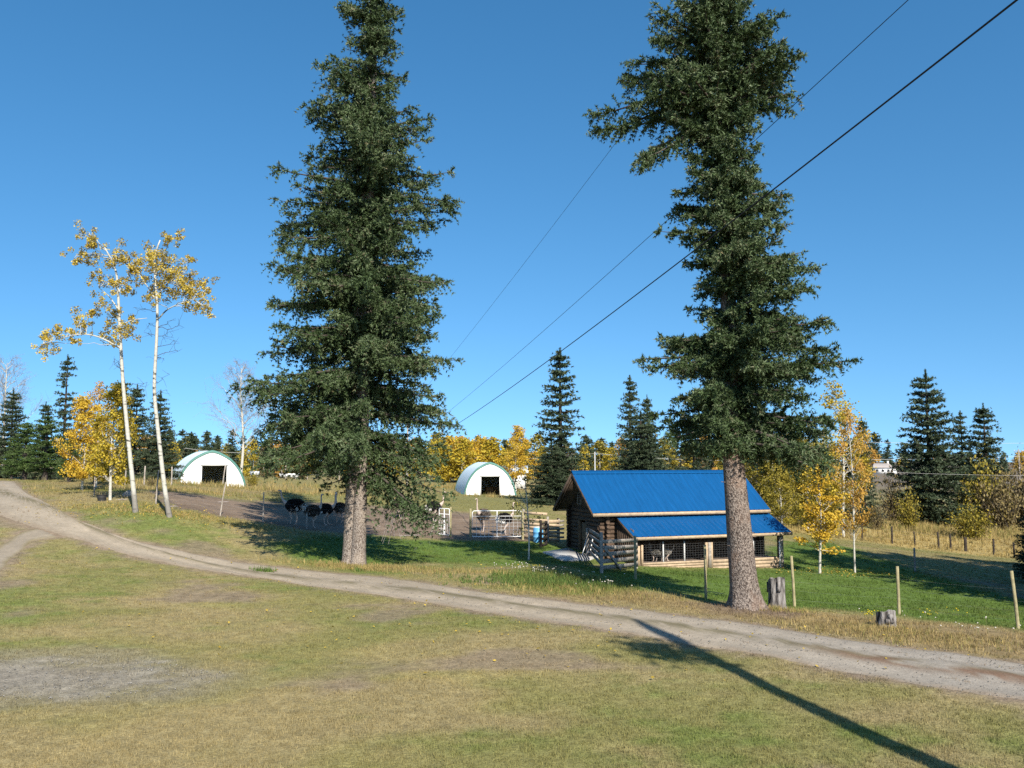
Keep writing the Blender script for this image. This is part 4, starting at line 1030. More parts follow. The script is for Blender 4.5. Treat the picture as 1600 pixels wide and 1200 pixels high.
for px in range(-60, 1680, 21):                         # back row
    d = R.uniform(200, 290)
    if 1360 < px < 1420 or px > 1590: d += 120
    if px > 1400: top = R.uniform(700, 716)
    elif px > 860: top = R.uniform(676, 702)
    else: top = R.uniform(672, 700)
    if R.random() < .55: far_tree(px + R.uniform(-9, 9), top - R.uniform(-6, 12), d, 's', R.randrange(3), None, R.uniform(.9, 1.3))
    else: far_tree(px + R.uniform(-9, 9), top + 4, d, 'a', R.randrange(3), R.choice(['leaf_gold', 'leaf_yellow', 'leaf_orange', 'leaf_olive']), R.uniform(1.0, 1.5))
for px in range(250, 1340, 17):                         # middle row
    d = R.uniform(140, 185)
    if px < 480: keys = ['leaf_yellow', 'leaf_olive', 'leaf_rust', 'leaf_orange']; ps = .35
    elif px < 860: keys = ['leaf_yellow', 'leaf_gold', 'leaf_yellow']; ps = .12
    else: keys = ['leaf_olive', 'leaf_yellow', 'leaf_rust']; ps = .5
    if R.random() < ps: far_tree(px + R.uniform(-8, 8), R.uniform(668, 704), d, 's', R.randrange(3), None, R.uniform(.9, 1.3))
    else: far_tree(px + R.uniform(-8, 8), R.uniform(692, 712), d, 'a', R.randrange(3), R.choice(keys), R.uniform(1.0, 1.4))
for px in range(1360, 1660, 26):
    d = R.uniform(330, 420)
    far_tree(px, R.uniform(700, 712), d, R.choice('as'), R.randrange(3), R.choice(['leaf_gold', 'leaf_yellow', 'leaf_orange']), 1.6)
for px, top in [(688, 690), (704, 682), (722, 686), (738, 688), (756, 684), (772, 688), (695, 700), (730, 702), (765, 700)]:
    far_tree(px, top, R.uniform(120, 135), 'a', R.randrange(3), R.choice(['leaf_yellow', 'leaf_yellow', 'leaf_gold']), 1.25)
for px, top, d in [(283, 672, 120), (297, 676, 122), (305, 684, 130), (340, 690, 128), (362, 672, 124), (330, 690, 135), (268, 700, 118), (416, 690, 128)]:
    far_tree(px, top, d, 's', R.randrange(3), None, 1.1)
far_tree(270, 690, 116, 'a', 1, 'leaf_yellow'); far_tree(395, 690, 122, 'a', 2, 'leaf_yellow'); far_tree(412, 700, 118, 'a', 0, 'leaf_rust'); far_tree(912, 698, 118, 'a', 1, 'leaf_yellow', .7); far_tree(430, 692, 132, 'a', 2, 'leaf_orange'); far_tree(452, 700, 128, 'a', 0, 'leaf_olive')

# ------------------------------------------------------------------ shrubs of the rough field
def shrub_variant(seed, n, leaf, name, stems=26):
    rg = np.random.default_rng(seed); T = MB(); P_, V_ = [], []
    for i in range(stems):
        az = i * 2.4; lean = rg.uniform(.1, .9); h = rg.uniform(.55, 1.0)
        tipp = np.array([math.cos(az) * lean * .8, math.sin(az) * lean * .8, h * (1.1 - .35 * lean)])
        lp = limb_path(np.array([rg.normal(0, .12), rg.normal(0, .12), -.05]), tipp, rg, .12, 5)
        T.tube(lp, np.linspace(.012, .004, 5), 3, cap=False)
        m = n // stems; q = rg.random((m, 1)) ** .85
        pos = lp[0] * (1 - q) + tipp * q + rg.normal(0, .11, (m, 3)); pos[:, 2] = np.abs(pos[:, 2])
        P_.append(pos); V_.append(np.clip(rg.normal(.5, .15) + rg.normal(0, .2, m), 0, 1))
    return T.mesh(name + '_stems'), leaves_to_mesh(name + '_leaves', np.concatenate(P_), leaf, np.concatenate(V_), rg)
HV = [shrub_variant(91, 2600, .055, 'shrub'), shrub_variant(92, 1500, .05, 'thin_shrub')]
for px, d, wpx, hpx, key, v, lab, grp in [
        (1420, 84, 46, 58, 'leaf_olive', 0, 'olive yellow bush at the foot of the big lone spruce', None),
        (1518, 78, 74, 56, 'leaf_olive', 0, 'yellow green bush in the straw in front of the willow thicket', None),
        (1535, 92, 90, 100, 'leaf_olive', 0, 'tall olive willow bush under the right hand spruces', None),
        (1565, 88, 80, 92, 'leaf_rust', 0, 'dense reddish willow bush beside the tall olive one', None),
        (1600, 94, 110, 100, 'leaf_rust', 1, 'thin twiggy willow bush in the middle of the thicket', None),
        (1640, 92, 110, 104, 'leaf_rust', 1, 'thin twiggy willow bush at the outer end of the thicket', None),
        (1395, 92, 60, 70, 'leaf_rust', 1, 'brown leafless bush beside the olive yellow bush', None),
        (1372, 80, 44, 40, 'leaf_rust', 1, 'low brown bush beside the rail of dark posts', None),
        (1440, 120, 60, 40, 'leaf_olive', 0, 'small green bush beyond the brown leafless one', None),
        (395, 100, 26, 20, 'leaf_olive', 0, 'round green bush below the leafless birch', None),
        (236, 66, 26, 12, 'leaf_rust', 1, 'low dark bush beside the dirt bank', None),
        (1205, 66, 40, 30, 'leaf_olive', 1, 'low bush at the edge of the aspen grove', None),
        (468, 120, 60, 34, 'leaf_rust', 1, 'low brown thicket at the pasture edge', None)]:
    g = G(px, d); m = d / 1331
    t = thing('shrub', lab, 'bush', g, prng.uniform(0, 6), grp); t.scale = (wpx * m / 1.5, wpx * m / 1.5, hpx * m)
    link('stems', HV[v][0], M['limb'], t); link('leaves', crown_in(HV[v][1], key), None, t)

# ------------------------------------------------------------------ fabric shelters
def arch(w, h, n=28):
    """pointed arch outline from left foot over the peak to the right foot"""
    t = np.linspace(-1, 1, n)
    x = t * w / 2
    a = np.abs(t)
    z = h * (1 - a ** 2.15) ** .62
    z = z + h * .05 * (1 - np.minimum(1, a * 3)) 
    return x, z * (1 / 1.05)
def shelter(label, px, d, rz, w, h, length, dw, dh, dx=0.):
    g = G(px, d); t = thing('fabric_shelter', label, 'shelter', g - [0, 0, .1], rz)
    n = 41; x, z = arch(w, h, n)
    def arch_at(q): return np.interp(q, x, z)
    # end wall with the doorway, real thickness
    def wall(y, door):
        xs = sorted(set(list(x) + ([dx - dw / 2, dx + dw / 2] if door else [])))
        b = MB()
        for a, c in zip(xs[:-1], xs[1:]):
            lo = dh if door and a >= dx - dw / 2 - 1e-6 and c <= dx + dw / 2 + 1e-6 else -.15
            za, zc = arch_at(a), arch_at(c)
            for yy, fl in ((y, 0), (y + .05, 1)):
                q = [[a, yy, lo], [c, yy, lo], [c, yy, max(zc, lo + .01)], [a, yy, max(za, lo + .01)]]
                b.add(q if not fl else q[::-1], [[0, 1, 2, 3]])
        return b
    e = link('end_wall', wall(0, True).mesh('shelter_end_wall'), M['tarp'], t)
    link('back_wall', wall(length, False).mesh('shelter_back_wall'), M['tarp'], t)
    # cover: outer and inner skin with scalloping between the hoops
    ny = 25; b = MB()
    ys = np.linspace(-.06, length + .06, ny)
    for off, flip in ((.05, 0), (-.0, 1)):
        sc = 1 + off / (w / 2)
        V = []
        for i, yy in enumerate(ys):
            sag = 1 - .012 * math.sin(math.pi * (i % 4) / 4)
            V.append(np.stack([x * sc * sag, np.full(n, yy), z * sc * sag - .1 * (1 if off == 0 else 1)], 1))
        V = np.array(V); V[:, :, 2] += .1
        i = np.arange(ny - 1)[:, None] * n; j = np.arange(n - 1)[None]
        f = np.stack([i + j, i + j + 1, i + n + j + 1, i + n + j], -1).reshape(-1, 4)
        b.add(V.reshape(-1, 3), f[:, ::-1] if flip else f)
    link('cover', b.mesh('shelter_cover', None, True), M['tarp_blue'], t)
    # green trim along both arch edges and the foot rails
    for yy in (-.05, length + .02):
        b = MB(); xo = x * (1 + .07 / (w / 2)); zo = z * (1 + .07 / (w / 2))
        for q in range(n - 1):
            b.add([[x[q] * .965, yy - .03, z[q] * .965], [x[q + 1] * .965, yy - .03, z[q + 1] * .965], [xo[q + 1], yy - .03, zo[q + 1]], [xo[q], yy - .03, zo[q]],
                   [xo[q], yy + .32, zo[q]], [xo[q + 1], yy + .32, zo[q + 1]]], [[0, 1, 2, 3], [3, 2, 5, 4]])
        link('edge_trim', b.mesh('shelter_trim'), M['teal'], t)
    b = MB()
    for s in (-1, 1): b.beam((s * (w / 2 + .03), 0, .12), (s * (w / 2 + .03), length, .12), .1, .26)
    link('foot_rail', b.mesh('shelter_rail'), M['teal'], t)
    for s in (-1, 1): link('door_post', MB().box((dx + s * (dw / 2 + .04), -.03, dh / 2 - .05), (.12, .10, dh + .1)).mesh('shelter_post'), M['white'], t)
    link('rolled_door', MB().tube([(dx - dw / 2 - .12, -.10, dh + .06), (dx, -.12, dh + .05), (dx + dw / 2 + .12, -.10, dh + .06)], .10, 10).mesh('shelter_roll'), M['tarp'], t)
    for q, (zz, l) in enumerate(((dh + .42, .9), (dh + .68, .55))):     # slack folds of the end cloth
        link('cloth_fold', MB().tube([(dx - dw * l / 2, -.015, zz), (dx, -.025, zz - .05), (dx + dw * l / 2, -.015, zz + .02)], .03, 6).mesh('shelter_fold'), M['tarp'], t)
    for i in range(1, 5):                                               # steel hoops inside
        b = MB(); yy = length * i / 5
        b.tube(np.stack([x * .97, np.full(n, yy), z * .97], 1)[::2], .03, 5); link('hoop', b.mesh('shelter_hoop'), M['galv'], t)
    return t
shelter('nearer white fabric shelter with green edging beyond the dirt bank', 330, 89, math.radians(27), 7.0, 4.25, 9.5, 2.5, 2.75, dx=.25)
shelter('farther white fabric shelter with green edging in front of yellow aspens', 766, 102, math.radians(10), 6.2, 3.95, 10, 2.25, 2.35, dx=.0)
# straw bales and gear in the dark of the shelters
for px, d, dx, lab in [(332, 93, 0, 'brown straw bale inside the nearer fabric shelter'), (768, 106, 0, 'brown straw bale inside the farther fabric shelter')]:
    g = G(px, d); b = MB().box((0, 0, .45), (1.6, 1.0, .9), taper=.93)
    o = link('straw_bale', b.mesh('straw_bale'), M['door_wood'], loc=tuple(g), rot=(0, 0, .3)); tag(o, lab, 'bale')
# pale shed roof behind the farther shelter
g = G(798, 118); t = thing('small_shed', 'small pale roofed shed between the farther shelter and the golden aspen', 'shed', g)
link('wall', MB().box((0, 0, 1.1), (4.2, 3, 2.2)).mesh('shed_wall'), M['white'], t)
link('roof', MB().add([[-2.4, -1.8, 2.15], [2.4, -1.8, 2.15], [2.4, 1.8, 3.0], [-2.4, 1.8, 3.0], [-2.4, -1.8, 2.3], [2.4, -1.8, 2.3], [2.4, 1.8, 3.15], [-2.4, 1.8, 3.15]], [[0, 3, 2, 1], [4, 5, 6, 7], [0, 1, 5, 4], [1, 2, 6, 5], [2, 3, 7, 6], [3, 0, 4, 7]]).mesh('shed_roof'), M['tarp_blue'], t)

# ------------------------------------------------------------------ log barn with blue metal roofs
TH = math.radians(19.5)
BZ = -1.1
barn = thing('log_barn', 'old log barn with bright blue metal roof and open lean-to', 'barn', (4.18, 44.5, BZ), TH)
rb = np.random.default_rng(5)
def part(name, bld, m, parent=barn, smooth=False):
    return link(name, bld.mesh('barn_' + name, None, smooth), m, parent)
RL = 10.9; EZ = 2.87; RZ = 4.95; HWD = 2.7
def roof_sheet(u0, u1, a, b_, thick=.03):
    """one ribbed metal sheet from eave point a to ridge point b_ (v, z)"""
    prof_u, prof_h = [], []
    nr = 3; pitch = (u1 - u0) / nr
    for i in range(nr):
        c = u0 + pitch * i
        for f_, h in ((0, 0), (.36, 0), (.43, .026), (.57, .026), (.64, 0)):
            prof_u.append(c + pitch * f_); prof_h.append(h)
    prof_u.append(u1); prof_h.append(0)
    a = np.array(a); b_ = np.array(b_); d = b_ - a; nrm = np.array([-d[1], d[0]]) / np.linalg.norm(d)
    if nrm[1] < 0: nrm = -nrm
    V = []
    for e in (a, b_):
        for u, h in zip(prof_u, prof_h): V.append((u, e[0] + nrm[0] * (h + thick), e[1] + nrm[1] * (h + thick)))
    n = len(prof_u)
    F_ = [[i, i + 1, n + i + 1, n + i] for i in range(n - 1)]
    if d[0] < 0: F_ = [q[::-1] for q in F_]
    return MB().add(V, F_)
ns = 12
for i in range(ns):
    u0, u1 = RL * i / ns, RL * (i + 1) / ns - .004
    part('roof_panel', roof_sheet(u0, u1, (0, EZ), (HWD, RZ)), M['blue'])
    part('roof_panel', roof_sheet(u0, u1, (2 * HWD, EZ), (HWD, RZ)), M['blue'])
part('ridge_cap', MB().add([[-.02, HWD - .2, RZ - .06], [RL + .02, HWD - .2, RZ - .06], [RL + .02, HWD, RZ + .12], [-.02, HWD, RZ + .12], [-.02, HWD + .2, RZ - .06], [RL + .02, HWD + .2, RZ - .06]], [[0, 1, 2, 3], [3, 2, 5, 4]]), M['blue'])
sl = math.atan2(RZ - EZ, HWD)
def slab(u0, u1, a, b_, th):
    a = np.array(a); b_ = np.array(b_); d = b_ - a; n = np.array([-d[1], d[0]]) / np.linalg.norm(d); n = n if n[1] > 0 else -n
    p = [(u, q[0] - n[0] * k, q[1] - n[1] * k) for u in (u0, u1) for q in (a, b_) for k in (0, th)]
    return MB().add(p, [[0, 1, 3, 2], [4, 6, 7, 5], [0, 4, 5, 1], [2, 3, 7, 6], [0, 2, 6, 4], [1, 5, 7, 3]])
part('roof_deck', slab(.02, RL - .02, (.02, EZ + .01), (HWD, RZ), .06), M['dark_board'])
part('roof_deck', slab(.02, RL - .02, (2 * HWD - .02, EZ + .01), (HWD, RZ), .06), M['dark_board'])
part('fascia_board', MB().box((RL / 2, -.03, EZ - .075), (RL, .05, .17)), M['timber'])
part('fascia_board', MB().box((RL / 2, 2 * HWD + .03, EZ - .075), (RL, .05, .17)), M['timber'])
for u in (.0, RL):
    for s in (-1, 1):
        part('rake_board', MB().beam((u, HWD + s * HWD, EZ - .09), (u, HWD, RZ - .09), .05, .17), M['dark_board'])
for k in range(13):                                       # rafters under the gable overhang and eaves
    u = .12 + (RL - .24) * k / 12
    for s in (-1, 1):
        part('rafter', MB().beam((u, HWD + s * (HWD - .06), EZ - .12), (u, HWD, RZ - .16), .06, .12), M['dark_board'])
# log walls
U0, U1, V0, V1 = .95, 10.35, .5, 4.9
nl = 13; lh = (EZ - .02) / nl
def log(a, b_, r):
    L = np.linalg.norm(np.array(b_) - np.array(a)); n = 9
    s = np.linspace(0, 1, n)[:, None]; p = np.array(a) * (1 - s) + np.array(b_) * s + rb.normal(0, .008, (n, 3))
    return MB().tube(p, r * (1 + rb.normal(0, .05, n)), 8)
for i in range(nl):
    z = lh * (i + .5); r = lh * .54
    part('log', log((U0 - .32 - .1 * rb.random(), V0, z), (U1 + .3, V0, z), r), M['log'], smooth=True)
    part('log', log((U0 - .3, V1, z), (U1 + .3, V1, z), r), M['log'], smooth=True)
    zz = z + lh * .5
    for u in (U0, U1):
        segs = [(V0 - .32, V1 + .32)]
        if u == U0 and zz < 2.35: segs = [(V0 - .32 - .08 * rb.random(), 2.75), (3.7, V1 + .32)]
        for a, c in segs: part('log', log((u, a, zz), (u, c, zz), r), M['log'], smooth=True)
# gable boards, each its own board, with the window left open on the near end
for u in (U0, U1):
    for k in range(22):
        v = V0 - .05 + (V1 - V0 + .1) * k / 22; w = (V1 - V0 + .1) / 22
        top = EZ + (RZ - EZ) * (1 - abs(v + w / 2 - HWD) / HWD) - .14
        if top < EZ + .1: continue
        if u == U0 and 3.48 < v + w / 2 < 3.98:
            part('gable_board', MB().box((u, v + w / 2, (EZ - .1 + 3.2) / 2), (.04, w - .012, 3.2 - EZ + .1)), M['dark_board'])
            if top > 3.8: part('gable_board', MB().box((u, v + w / 2, (top + 3.8) / 2), (.04, w - .012, top - 3.8)), M['dark_board'])
        else:
            part('gable_board', MB().box((u + rb.normal(0, .006), v + w / 2, (EZ - .1 + top) / 2), (.04, w - .012, top - EZ + .1)), M['dark_board'])
win = part('window', MB().box((U0 + .02, 3.73, 3.5), (.02, .46, .56)), M['glass_dark'])
b = MB()
for s in (-1, 1): b.box((U0 - .04, 3.73 + s * .25, 3.5), (.05, .05, .66)); b.box((U0 - .04, 3.73, 3.5 + s * .31), (.052, .45, .05))
b.box((U0 - .042, 3.73, 3.5), (.04, .04, .56))
part('frame', b, M['timber_old'], win)
# door, standing ajar, and its frame
dr = part('door', MB().box((U0 - .02, 3.05, 1.22), (.06, .62, 1.95)), M['door_wood'])
for k in range(3): part('plank', MB().box((U0 - .058, 2.85 + .2 * k, 1.22), (.02, .185, 1.95)), M['door_wood'], dr)
part('handle', MB().box((U0 - .09, 3.28, 1.2), (.03, .03, .16)), M['post_dark'], dr)
for v in (2.72, 3.72): part('door_jamb', MB().box((U0, v, 1.25), (.24, .09, 2.2)), M['door_wood'])
part('door_lintel', MB().box((U0, 3.22, 2.37), (.25, 1.15, .10)), M['dark_board'])
# lean-to
LU0, LU1 = 1.46, 10.96
LT = (.46, 2.74); LB = (-1.77, 1.75)
for i in range(10):
    u0, u1 = LU0 + (LU1 - LU0) * i / 10, LU0 + (LU1 - LU0) * (i + 1) / 10 - .004
    part('lean_to_roof_panel', roof_sheet(u0, u1, LB, LT), M['blue'])
part('lean_to_deck', slab(LU0 + .02, LU1 - .02, (LB[0] + .02, LB[1] + .01), LT, .06), M['dark_board'])
part('lean_to_flashing', MB().add([[LU0, LT[0] - .28, LT[1] - .04], [LU1, LT[0] - .28, LT[1] - .04], [LU1, LT[0] - .02, LT[1] + .10], [LU0, LT[0] - .02, LT[1] + .10]], [[0, 1, 2, 3]]), M['blue'])
part('lean_to_fascia', MB().box(((LU0 + LU1) / 2, LB[0] - .03, LB[1] - .06), (LU1 - LU0, .05, .15)), M['timber'])
for u in (LU0, LU1): part('lean_to_rake_board', MB().beam((u, LB[0], LB[1] - .08), (u, LT[0], LT[1] - .08), .05, .16), M['dark_board'])
for k in range(9):
    u = LU0 + .2 + (LU1 - LU0 - .4) * k / 8
    part('lean_to_rafter', MB().beam((u, LB[0] + .05, LB[1] - .10), (u, LT[0], LT[1] - .10), .05, .11), M['dark_board'])
FV_ = -1.5
gz = lambda u, v: float(H(4.18 + math.cos(TH) * u - math.sin(TH) * v, 44.5 + math.sin(TH) * u + math.cos(TH) * v)) - BZ
for u, v, w, tp_, mm in [(1.78, FV_, .18, 1.30, 'timber'), (2.03, FV_ + .02, .10, 1.34, 'timber'), (5.78, FV_, .12, 1.36, 'timber'), (5.95, FV_ - .02, .15, 1.36, 'timber_old'), (6.1, FV_, .10, 1.36, 'timber'), (10.42, FV_, .20, 1.72, 'timber_old'), (10.30, FV_ - .06, .06, 1.30, 'white')]:
    z0 = gz(u, v) - .1
    part('post', MB().box((u, v, (z0 + tp_) / 2), (w, w, tp_ - z0)), M[mm])
for u in (1.9, 6.0, 10.42): part('roof_post', MB().box((u, FV_ + .16, .85), (.14, .14, 1.7)), M['dark_board'])
part('eave_beam', MB().box((6.2, FV_ + .16, 1.63), (9.0, .16, .14)), M['dark_board'])
for u in (3.26, 4.5, 7.43, 8.7): part('steel_post', MB().box((u, FV_ + .04, .72), (.07, .05, 1.5)), M['galv'])
for u, v in ((10.5, .2), (4.0, .3), (7.2, .3)): part('inner_post', MB().box((u, v, 1.25), (.13, .13, 2.5)), M['dark_board'])
for (a, c) in ((2.08, 5.72), (6.15, 10.3)):               # kick boards along the foot of the pen
    z0 = min(gz(a, FV_), gz(c, FV_)) - .12
    zt = .46; nb = 4
    for k in range(nb):
        hgt = (zt - z0) / nb
        part('kick_board', MB().box(((a + c) / 2, FV_ - .03 + rb.normal(0, .004), z0 + hgt * (k + .5)), (c - a, .04, hgt - .012)), M['timber'])
b = MB()
for z in np.arange(.50, 1.36, .12): b.tube([(2.05, FV_, z), (4, FV_, z - .01), (5.8, FV_, z), (8, FV_, z - .01), (10.35, FV_, z)], .0022, 3, cap=False)
for u in np.arange(2.1, 10.35, .16): b.tube([(u, FV_, .46), (u, FV_, 1.34)], .0016, 3, cap=False)
for z in np.arange(.50, 1.36, .12): b.tube([(10.45, FV_, z), (10.5, .2, z)], .004, 3, cap=False)
for v in np.arange(FV_, .2, .16): b.tube([(10.47, v, .46), (10.47, v, 1.34)], .003, 3, cap=False)
part('wire_mesh', b, M['wire'])
for k in range(8): part('end_board', MB().box((1.62, FV_ + .22 + k * .24, 1.15), (.035, .225, 1.9 + .09 * k)), M['dark_board'])

# concrete pad at the door
c0 = GP(892, 868)
def draped_slab(name, label, corners, th, m, cat):
    c = np.array([GP(*q) for q in corners]); o = c.mean(0); c = c - o
    n = len(c); top = c + [0, 0, th]; bot = c - [0, 0, .15]
    top[:, 2] = th + (c[:, 2])
    mb = MB().add(np.concatenate([top, bot]), [[i, (i + 1) % n, n + (i + 1) % n, n + i][::-1] for i in range(n)])
    mb.f.append(np.array([list(range(n))])); mb.m.append(np.zeros(1))
    me = mb.mesh(name); obj = link(name, me, m, loc=tuple(o)); tag(obj, label, cat); return obj
draped_slab('concrete_pad', 'pale concrete pad on the ground at the barn door', [(848, 864), (888, 858), (905, 866), (938, 871), (915, 877), (880, 877)], .06, M['concrete'], 'slab')

# hand cart tipped up on the pad: two handles, axle, white tray
g = GP(922, 871); t = thing('hand_cart', 'white hand cart tipped up with two handles by the barn door', 'cart', g, .3)
for s in (-1, 1):
    link('handle', MB().tube([(s * .20 - .25, -.05, .12), (s * .18 + .05, .15, .95), (s * .18 + .12, .2, 1.05)], .028, 6).mesh('cart_handle'), M['white'], t)
link('tray', MB().box((.1, -.05, .16), (.55, .34, .06), rot=Matrix.Rotation(.5, 3, 'Y')).box((.34, -.05, .12), (.06, .34, .28), rot=Matrix.Rotation(.3, 3, 'Y')).mesh('cart_tray'), M['white'], t)
for s in (-1, 1): link('wheel', MB().tube([(-.02, s * .22 - .05, .13), (-.02, s * .22, .13)], .13, 14).mesh('cart_wheel'), M['black_plastic'], t)
link('axle', MB().tube([(-.02, -.3, .13), (-.02, .2, .13)], .02, 6).mesh('cart_axle'), M['galv'], t)
g = GP(931, 874); o = link('pale_stone', None, None)
bpy.data.objects.remove(o)
bm = bmesh.new(); bmesh.ops.create_icosphere(bm, subdivisions=2, radius=.14)
for v in bm.verts: v.co *= 1 + .18 * math.sin(v.co.x * 30 + v.co.y * 21); v.co.z *= .7
me = bpy.data.meshes.new('pale_stone'); bm.to_mesh(me); bm.free()
tag(link('pale_stone', me, M['concrete'], loc=tuple(g + [0, 0, .06])), 'pale round stone on the grass beside the hand cart', 'stone')

# ------------------------------------------------------------------ plank fences
def plank_fence(label, a, b_, heights, post_tops, bh=.17, th=.04, mk='timber_old', brace=False, npost=2, gap0=0., pm='timber_old', group=None, pw=.14):
    a = np.array(a); b_ = np.array(b_); o = a.copy()
    t = thing('plank_fence', label, 'fence', o, 0, group)
    d = b_ - a
    side = np.array([d[1], -d[0], 0]) / np.linalg.norm(d[:2])
    if side[1] > 0: side = -side
    for h in heights:
        j0, j1 = rb.normal(0, .025), rb.normal(0, .025)
        link('plank', MB().beam(np.array([0, 0, h + j0]) + side * (pw / 2 + th / 2), d + [0, 0, h + j1] + side * (pw / 2 + th / 2), th, bh * rb.uniform(.85, 1.1)).mesh('plank'), M[mk], t)
    for k in range(npost):
        q = d * k / max(1, npost - 1); ht = post_tops[min(k, len(post_tops) - 1)]
        if ht: link('post', MB().tube([q - [0, 0, .3], q + [0, 0, ht * .5], q + [0, 0, ht]], [pw * .55, pw * .54, pw * .5], 8).mesh('fence_post'), M[pm], t)
    if brace: link('brace', MB().beam(side * .18 + [0, 0, 1.05] , side * .18 + d * .42 + [0, 0, .05], .05, .12).mesh('fence_brace'), M['timber_old'], t)
    return t
pA = GP(940, 895); pB = G(994, 42.2)
plank_fence('weathered five plank fence joining the lean-to corner', pA, pB, (.22, .50, .78, 1.05, 1.34), (1.75, 1.4), bh=.19, brace=True)
pC = G(918, 45.6)
plank_fence('shaded plank fence between the slanted brace and the barn wall', pA + [0, .3, 0], pC, (.3, .58, .86, 1.14, 1.42), (0, 1.5), bh=.15)
plank_fence('lit corral boards right of the tubular gate', G(818, 51.5), G(856, 51), (.25, .5, .75, 1.0, 1.25, 1.6), (1.8, 1.5), bh=.15, mk='timber')
plank_fence('dark short fence of stubby planks beside the spindly aspen', G(845, 48.5), G(853, 49.4), (.15, .45, .75, 1.05, 1.3), (1.5, 1.4), bh=.13, mk='post_dark', pm='post_dark')
plank_fence('tan plywood faced corral panel next to the barn', G(855, 51.2), G(873, 51.6), (.15, .36, .57, .78, .99, 1.2), (1.3, 1.35), bh=.2, mk='timber')
plank_fence('dark spaced planks closing the gap at the barn corner', G(872, 51.6), G(880, 51.8), (.25, .5, .75, 1.0, 1.25), (1.4, 0), bh=.12, mk='timber_old', pm='post_dark')
g = G(841, 50.6); t = thing('plastic_barrel', 'pale blue plastic barrel beside the corral boards', 'barrel', g)
zz = np.array([0, .04, .1, .3, .32, .34, .58, .60, .62, .8, .86, .88]); rr = np.array([.26, .28, .29, .30, .315, .30, .30, .315, .30, .29, .27, .24])
link('drum', MB().tube(np.stack([0 * zz, 0 * zz, zz], 1), rr, 20).mesh('barrel_drum', None, True), M['plastic_blue'], t)
link('lid', MB().tube([(0, 0, .88), (0, 0, .91)], [.25, .24], 20).mesh('barrel_lid'), M['white'], t)

# ------------------------------------------------------------------ gates
def mesh_gate(label, a, b_, hgt, cols, rows, r=.028):
    a = np.array(a); b_ = np.array(b_); d = b_ - a; d[2] = 0
    t = thing('tubular_gate', label, 'gate', a)
    link('frame', MB().tube([[0, 0, .12], [0, 0, hgt - .08], d * .03 + [0, 0, hgt], d * .97 + [0, 0, hgt], d + [0, 0, hgt - .08], d + [0, 0, .12], d * .97 + [0, 0, .06], d * .03 + [0, 0, .06], [0, 0, .12]], r, 7).mesh('gate_frame'), M['white'], t)
    link('middle_bar', MB().tube([d * .5 + [0, 0, .06], d * .5 + [0, 0, hgt]], r, 7).mesh('gate_bar'), M['white'], t)
    link('top_rail', MB().tube([[0, 0, hgt * .80], d + [0, 0, hgt * .80]], r * .7, 6).mesh('gate_rail'), M['white'], t)
    b = MB()
    for i in range(1, cols): b.tube([d * i / cols + [0, 0, .06], d * i / cols + [0, 0, hgt * .80]], .009, 4)
    for j in range(1, rows): b.tube([[0, 0, .06 + (hgt * .8 - .06) * j / rows], d + [0, 0, .06 + (hgt * .8 - .06) * j / rows]], .009, 4)
    link('mesh_panel', b.mesh('gate_mesh'), M['white'], t)
mesh_gate('wide white tubular gate with wire mesh in front of two ostriches', G(738, 51), G(815, 51.3), 1.58, 12, 6)
mesh_gate('narrow white mesh gate below the spruce branches', G(686, 51.5), G(702, 50.8), 1.6, 5, 7)
def single_post(label, g, h, r, m, name='fence_post', group=None, lean=(0, 0)):
    o = link(name, MB().tube([(0, 0, -.3), (lean[0] * .5, lean[1] * .5, h * .5), (lean[0], lean[1], h)], [r * 1.05, r, r * .95], 9).mesh('round_post'), M[m], loc=tuple(g))
    return tag(o, label, 'post', group)
single_post('light round gate post left of the wide tubular gate', G(735, 51.1), 1.7, .07, 'post_wood')
single_post('light round gate post right of the narrow mesh gate', G(704, 50.9), 1.75, .06, 'post_wood')
single_post('light round gate post right of the wide tubular gate', G(817, 51.2), 1.7, .07, 'post_wood')
t = thing('slanted_brace', 'slanting timber prop against the narrow mesh gate', 'prop', G(672, 50.6))
link('pole', MB().beam((0, 0, 0), tuple(G(683, 51.2) - G(672, 50.6) + np.array([0, 0, 1.2])), .07, .07).mesh('prop_pole'), M['timber_old'], t)

# ------------------------------------------------------------------ wire fences with their posts
def wire_fence(label, pts, heights, radii, m, wires, wr=.004, verticals=None, wm='wire', leans=None, name='wire_fence', skip=()):
    pts = [np.array(p) for p in pts]; o = pts[0]
    t = thing(name, label, 'fence', o)
    for i, p in enumerate(pts):
        if i in skip: continue
        h = heights[i % len(heights)]; ln = leans[i] if leans else (rb.normal(0, .03), rb.normal(0, .03)); r = radii[i % len(radii)]
        q = p - o
        link('post', MB().tube([q - [0, 0, .3], q + [ln[0] * .5, ln[1] * .5, h * .5], q + [ln[0], ln[1], h]], [r, r * .97, r * .92], 8).mesh('wire_post'), M[m], t)
    b = MB()
    for w in wires:
        for a, c in zip(pts[:-1], pts[1:]):
            s = np.linspace(0, 1, 8)[:, None]; q = (a - o) * (1 - s) + (c - o) * s
            gzz = H(q[:, 0] + o[0], q[:, 1] + o[1]) - o[2]
            q[:, 2] = gzz + w - .02 * np.sin(np.pi * s.ravel()); b.tube(q, wr, 3, cap=False)
    if verticals:
        for a, c in zip(pts[:-1], pts[1:]):
            L = np.linalg.norm(c - a)
            for s in np.arange(0, L, verticals):
                q = a * (1 - s / L) + c * (s / L); z = float(H(q[0], q[1])); b.tube([[q[0] - o[0], q[1] - o[1], z + min(wires) - o[2]], [q[0] - o[0], q[1] - o[1], z + max(wires) - o[2]]], wr * .8, 3, cap=False)
    link('wire', b.mesh('fence_wire'), M[wm], t)
    return t
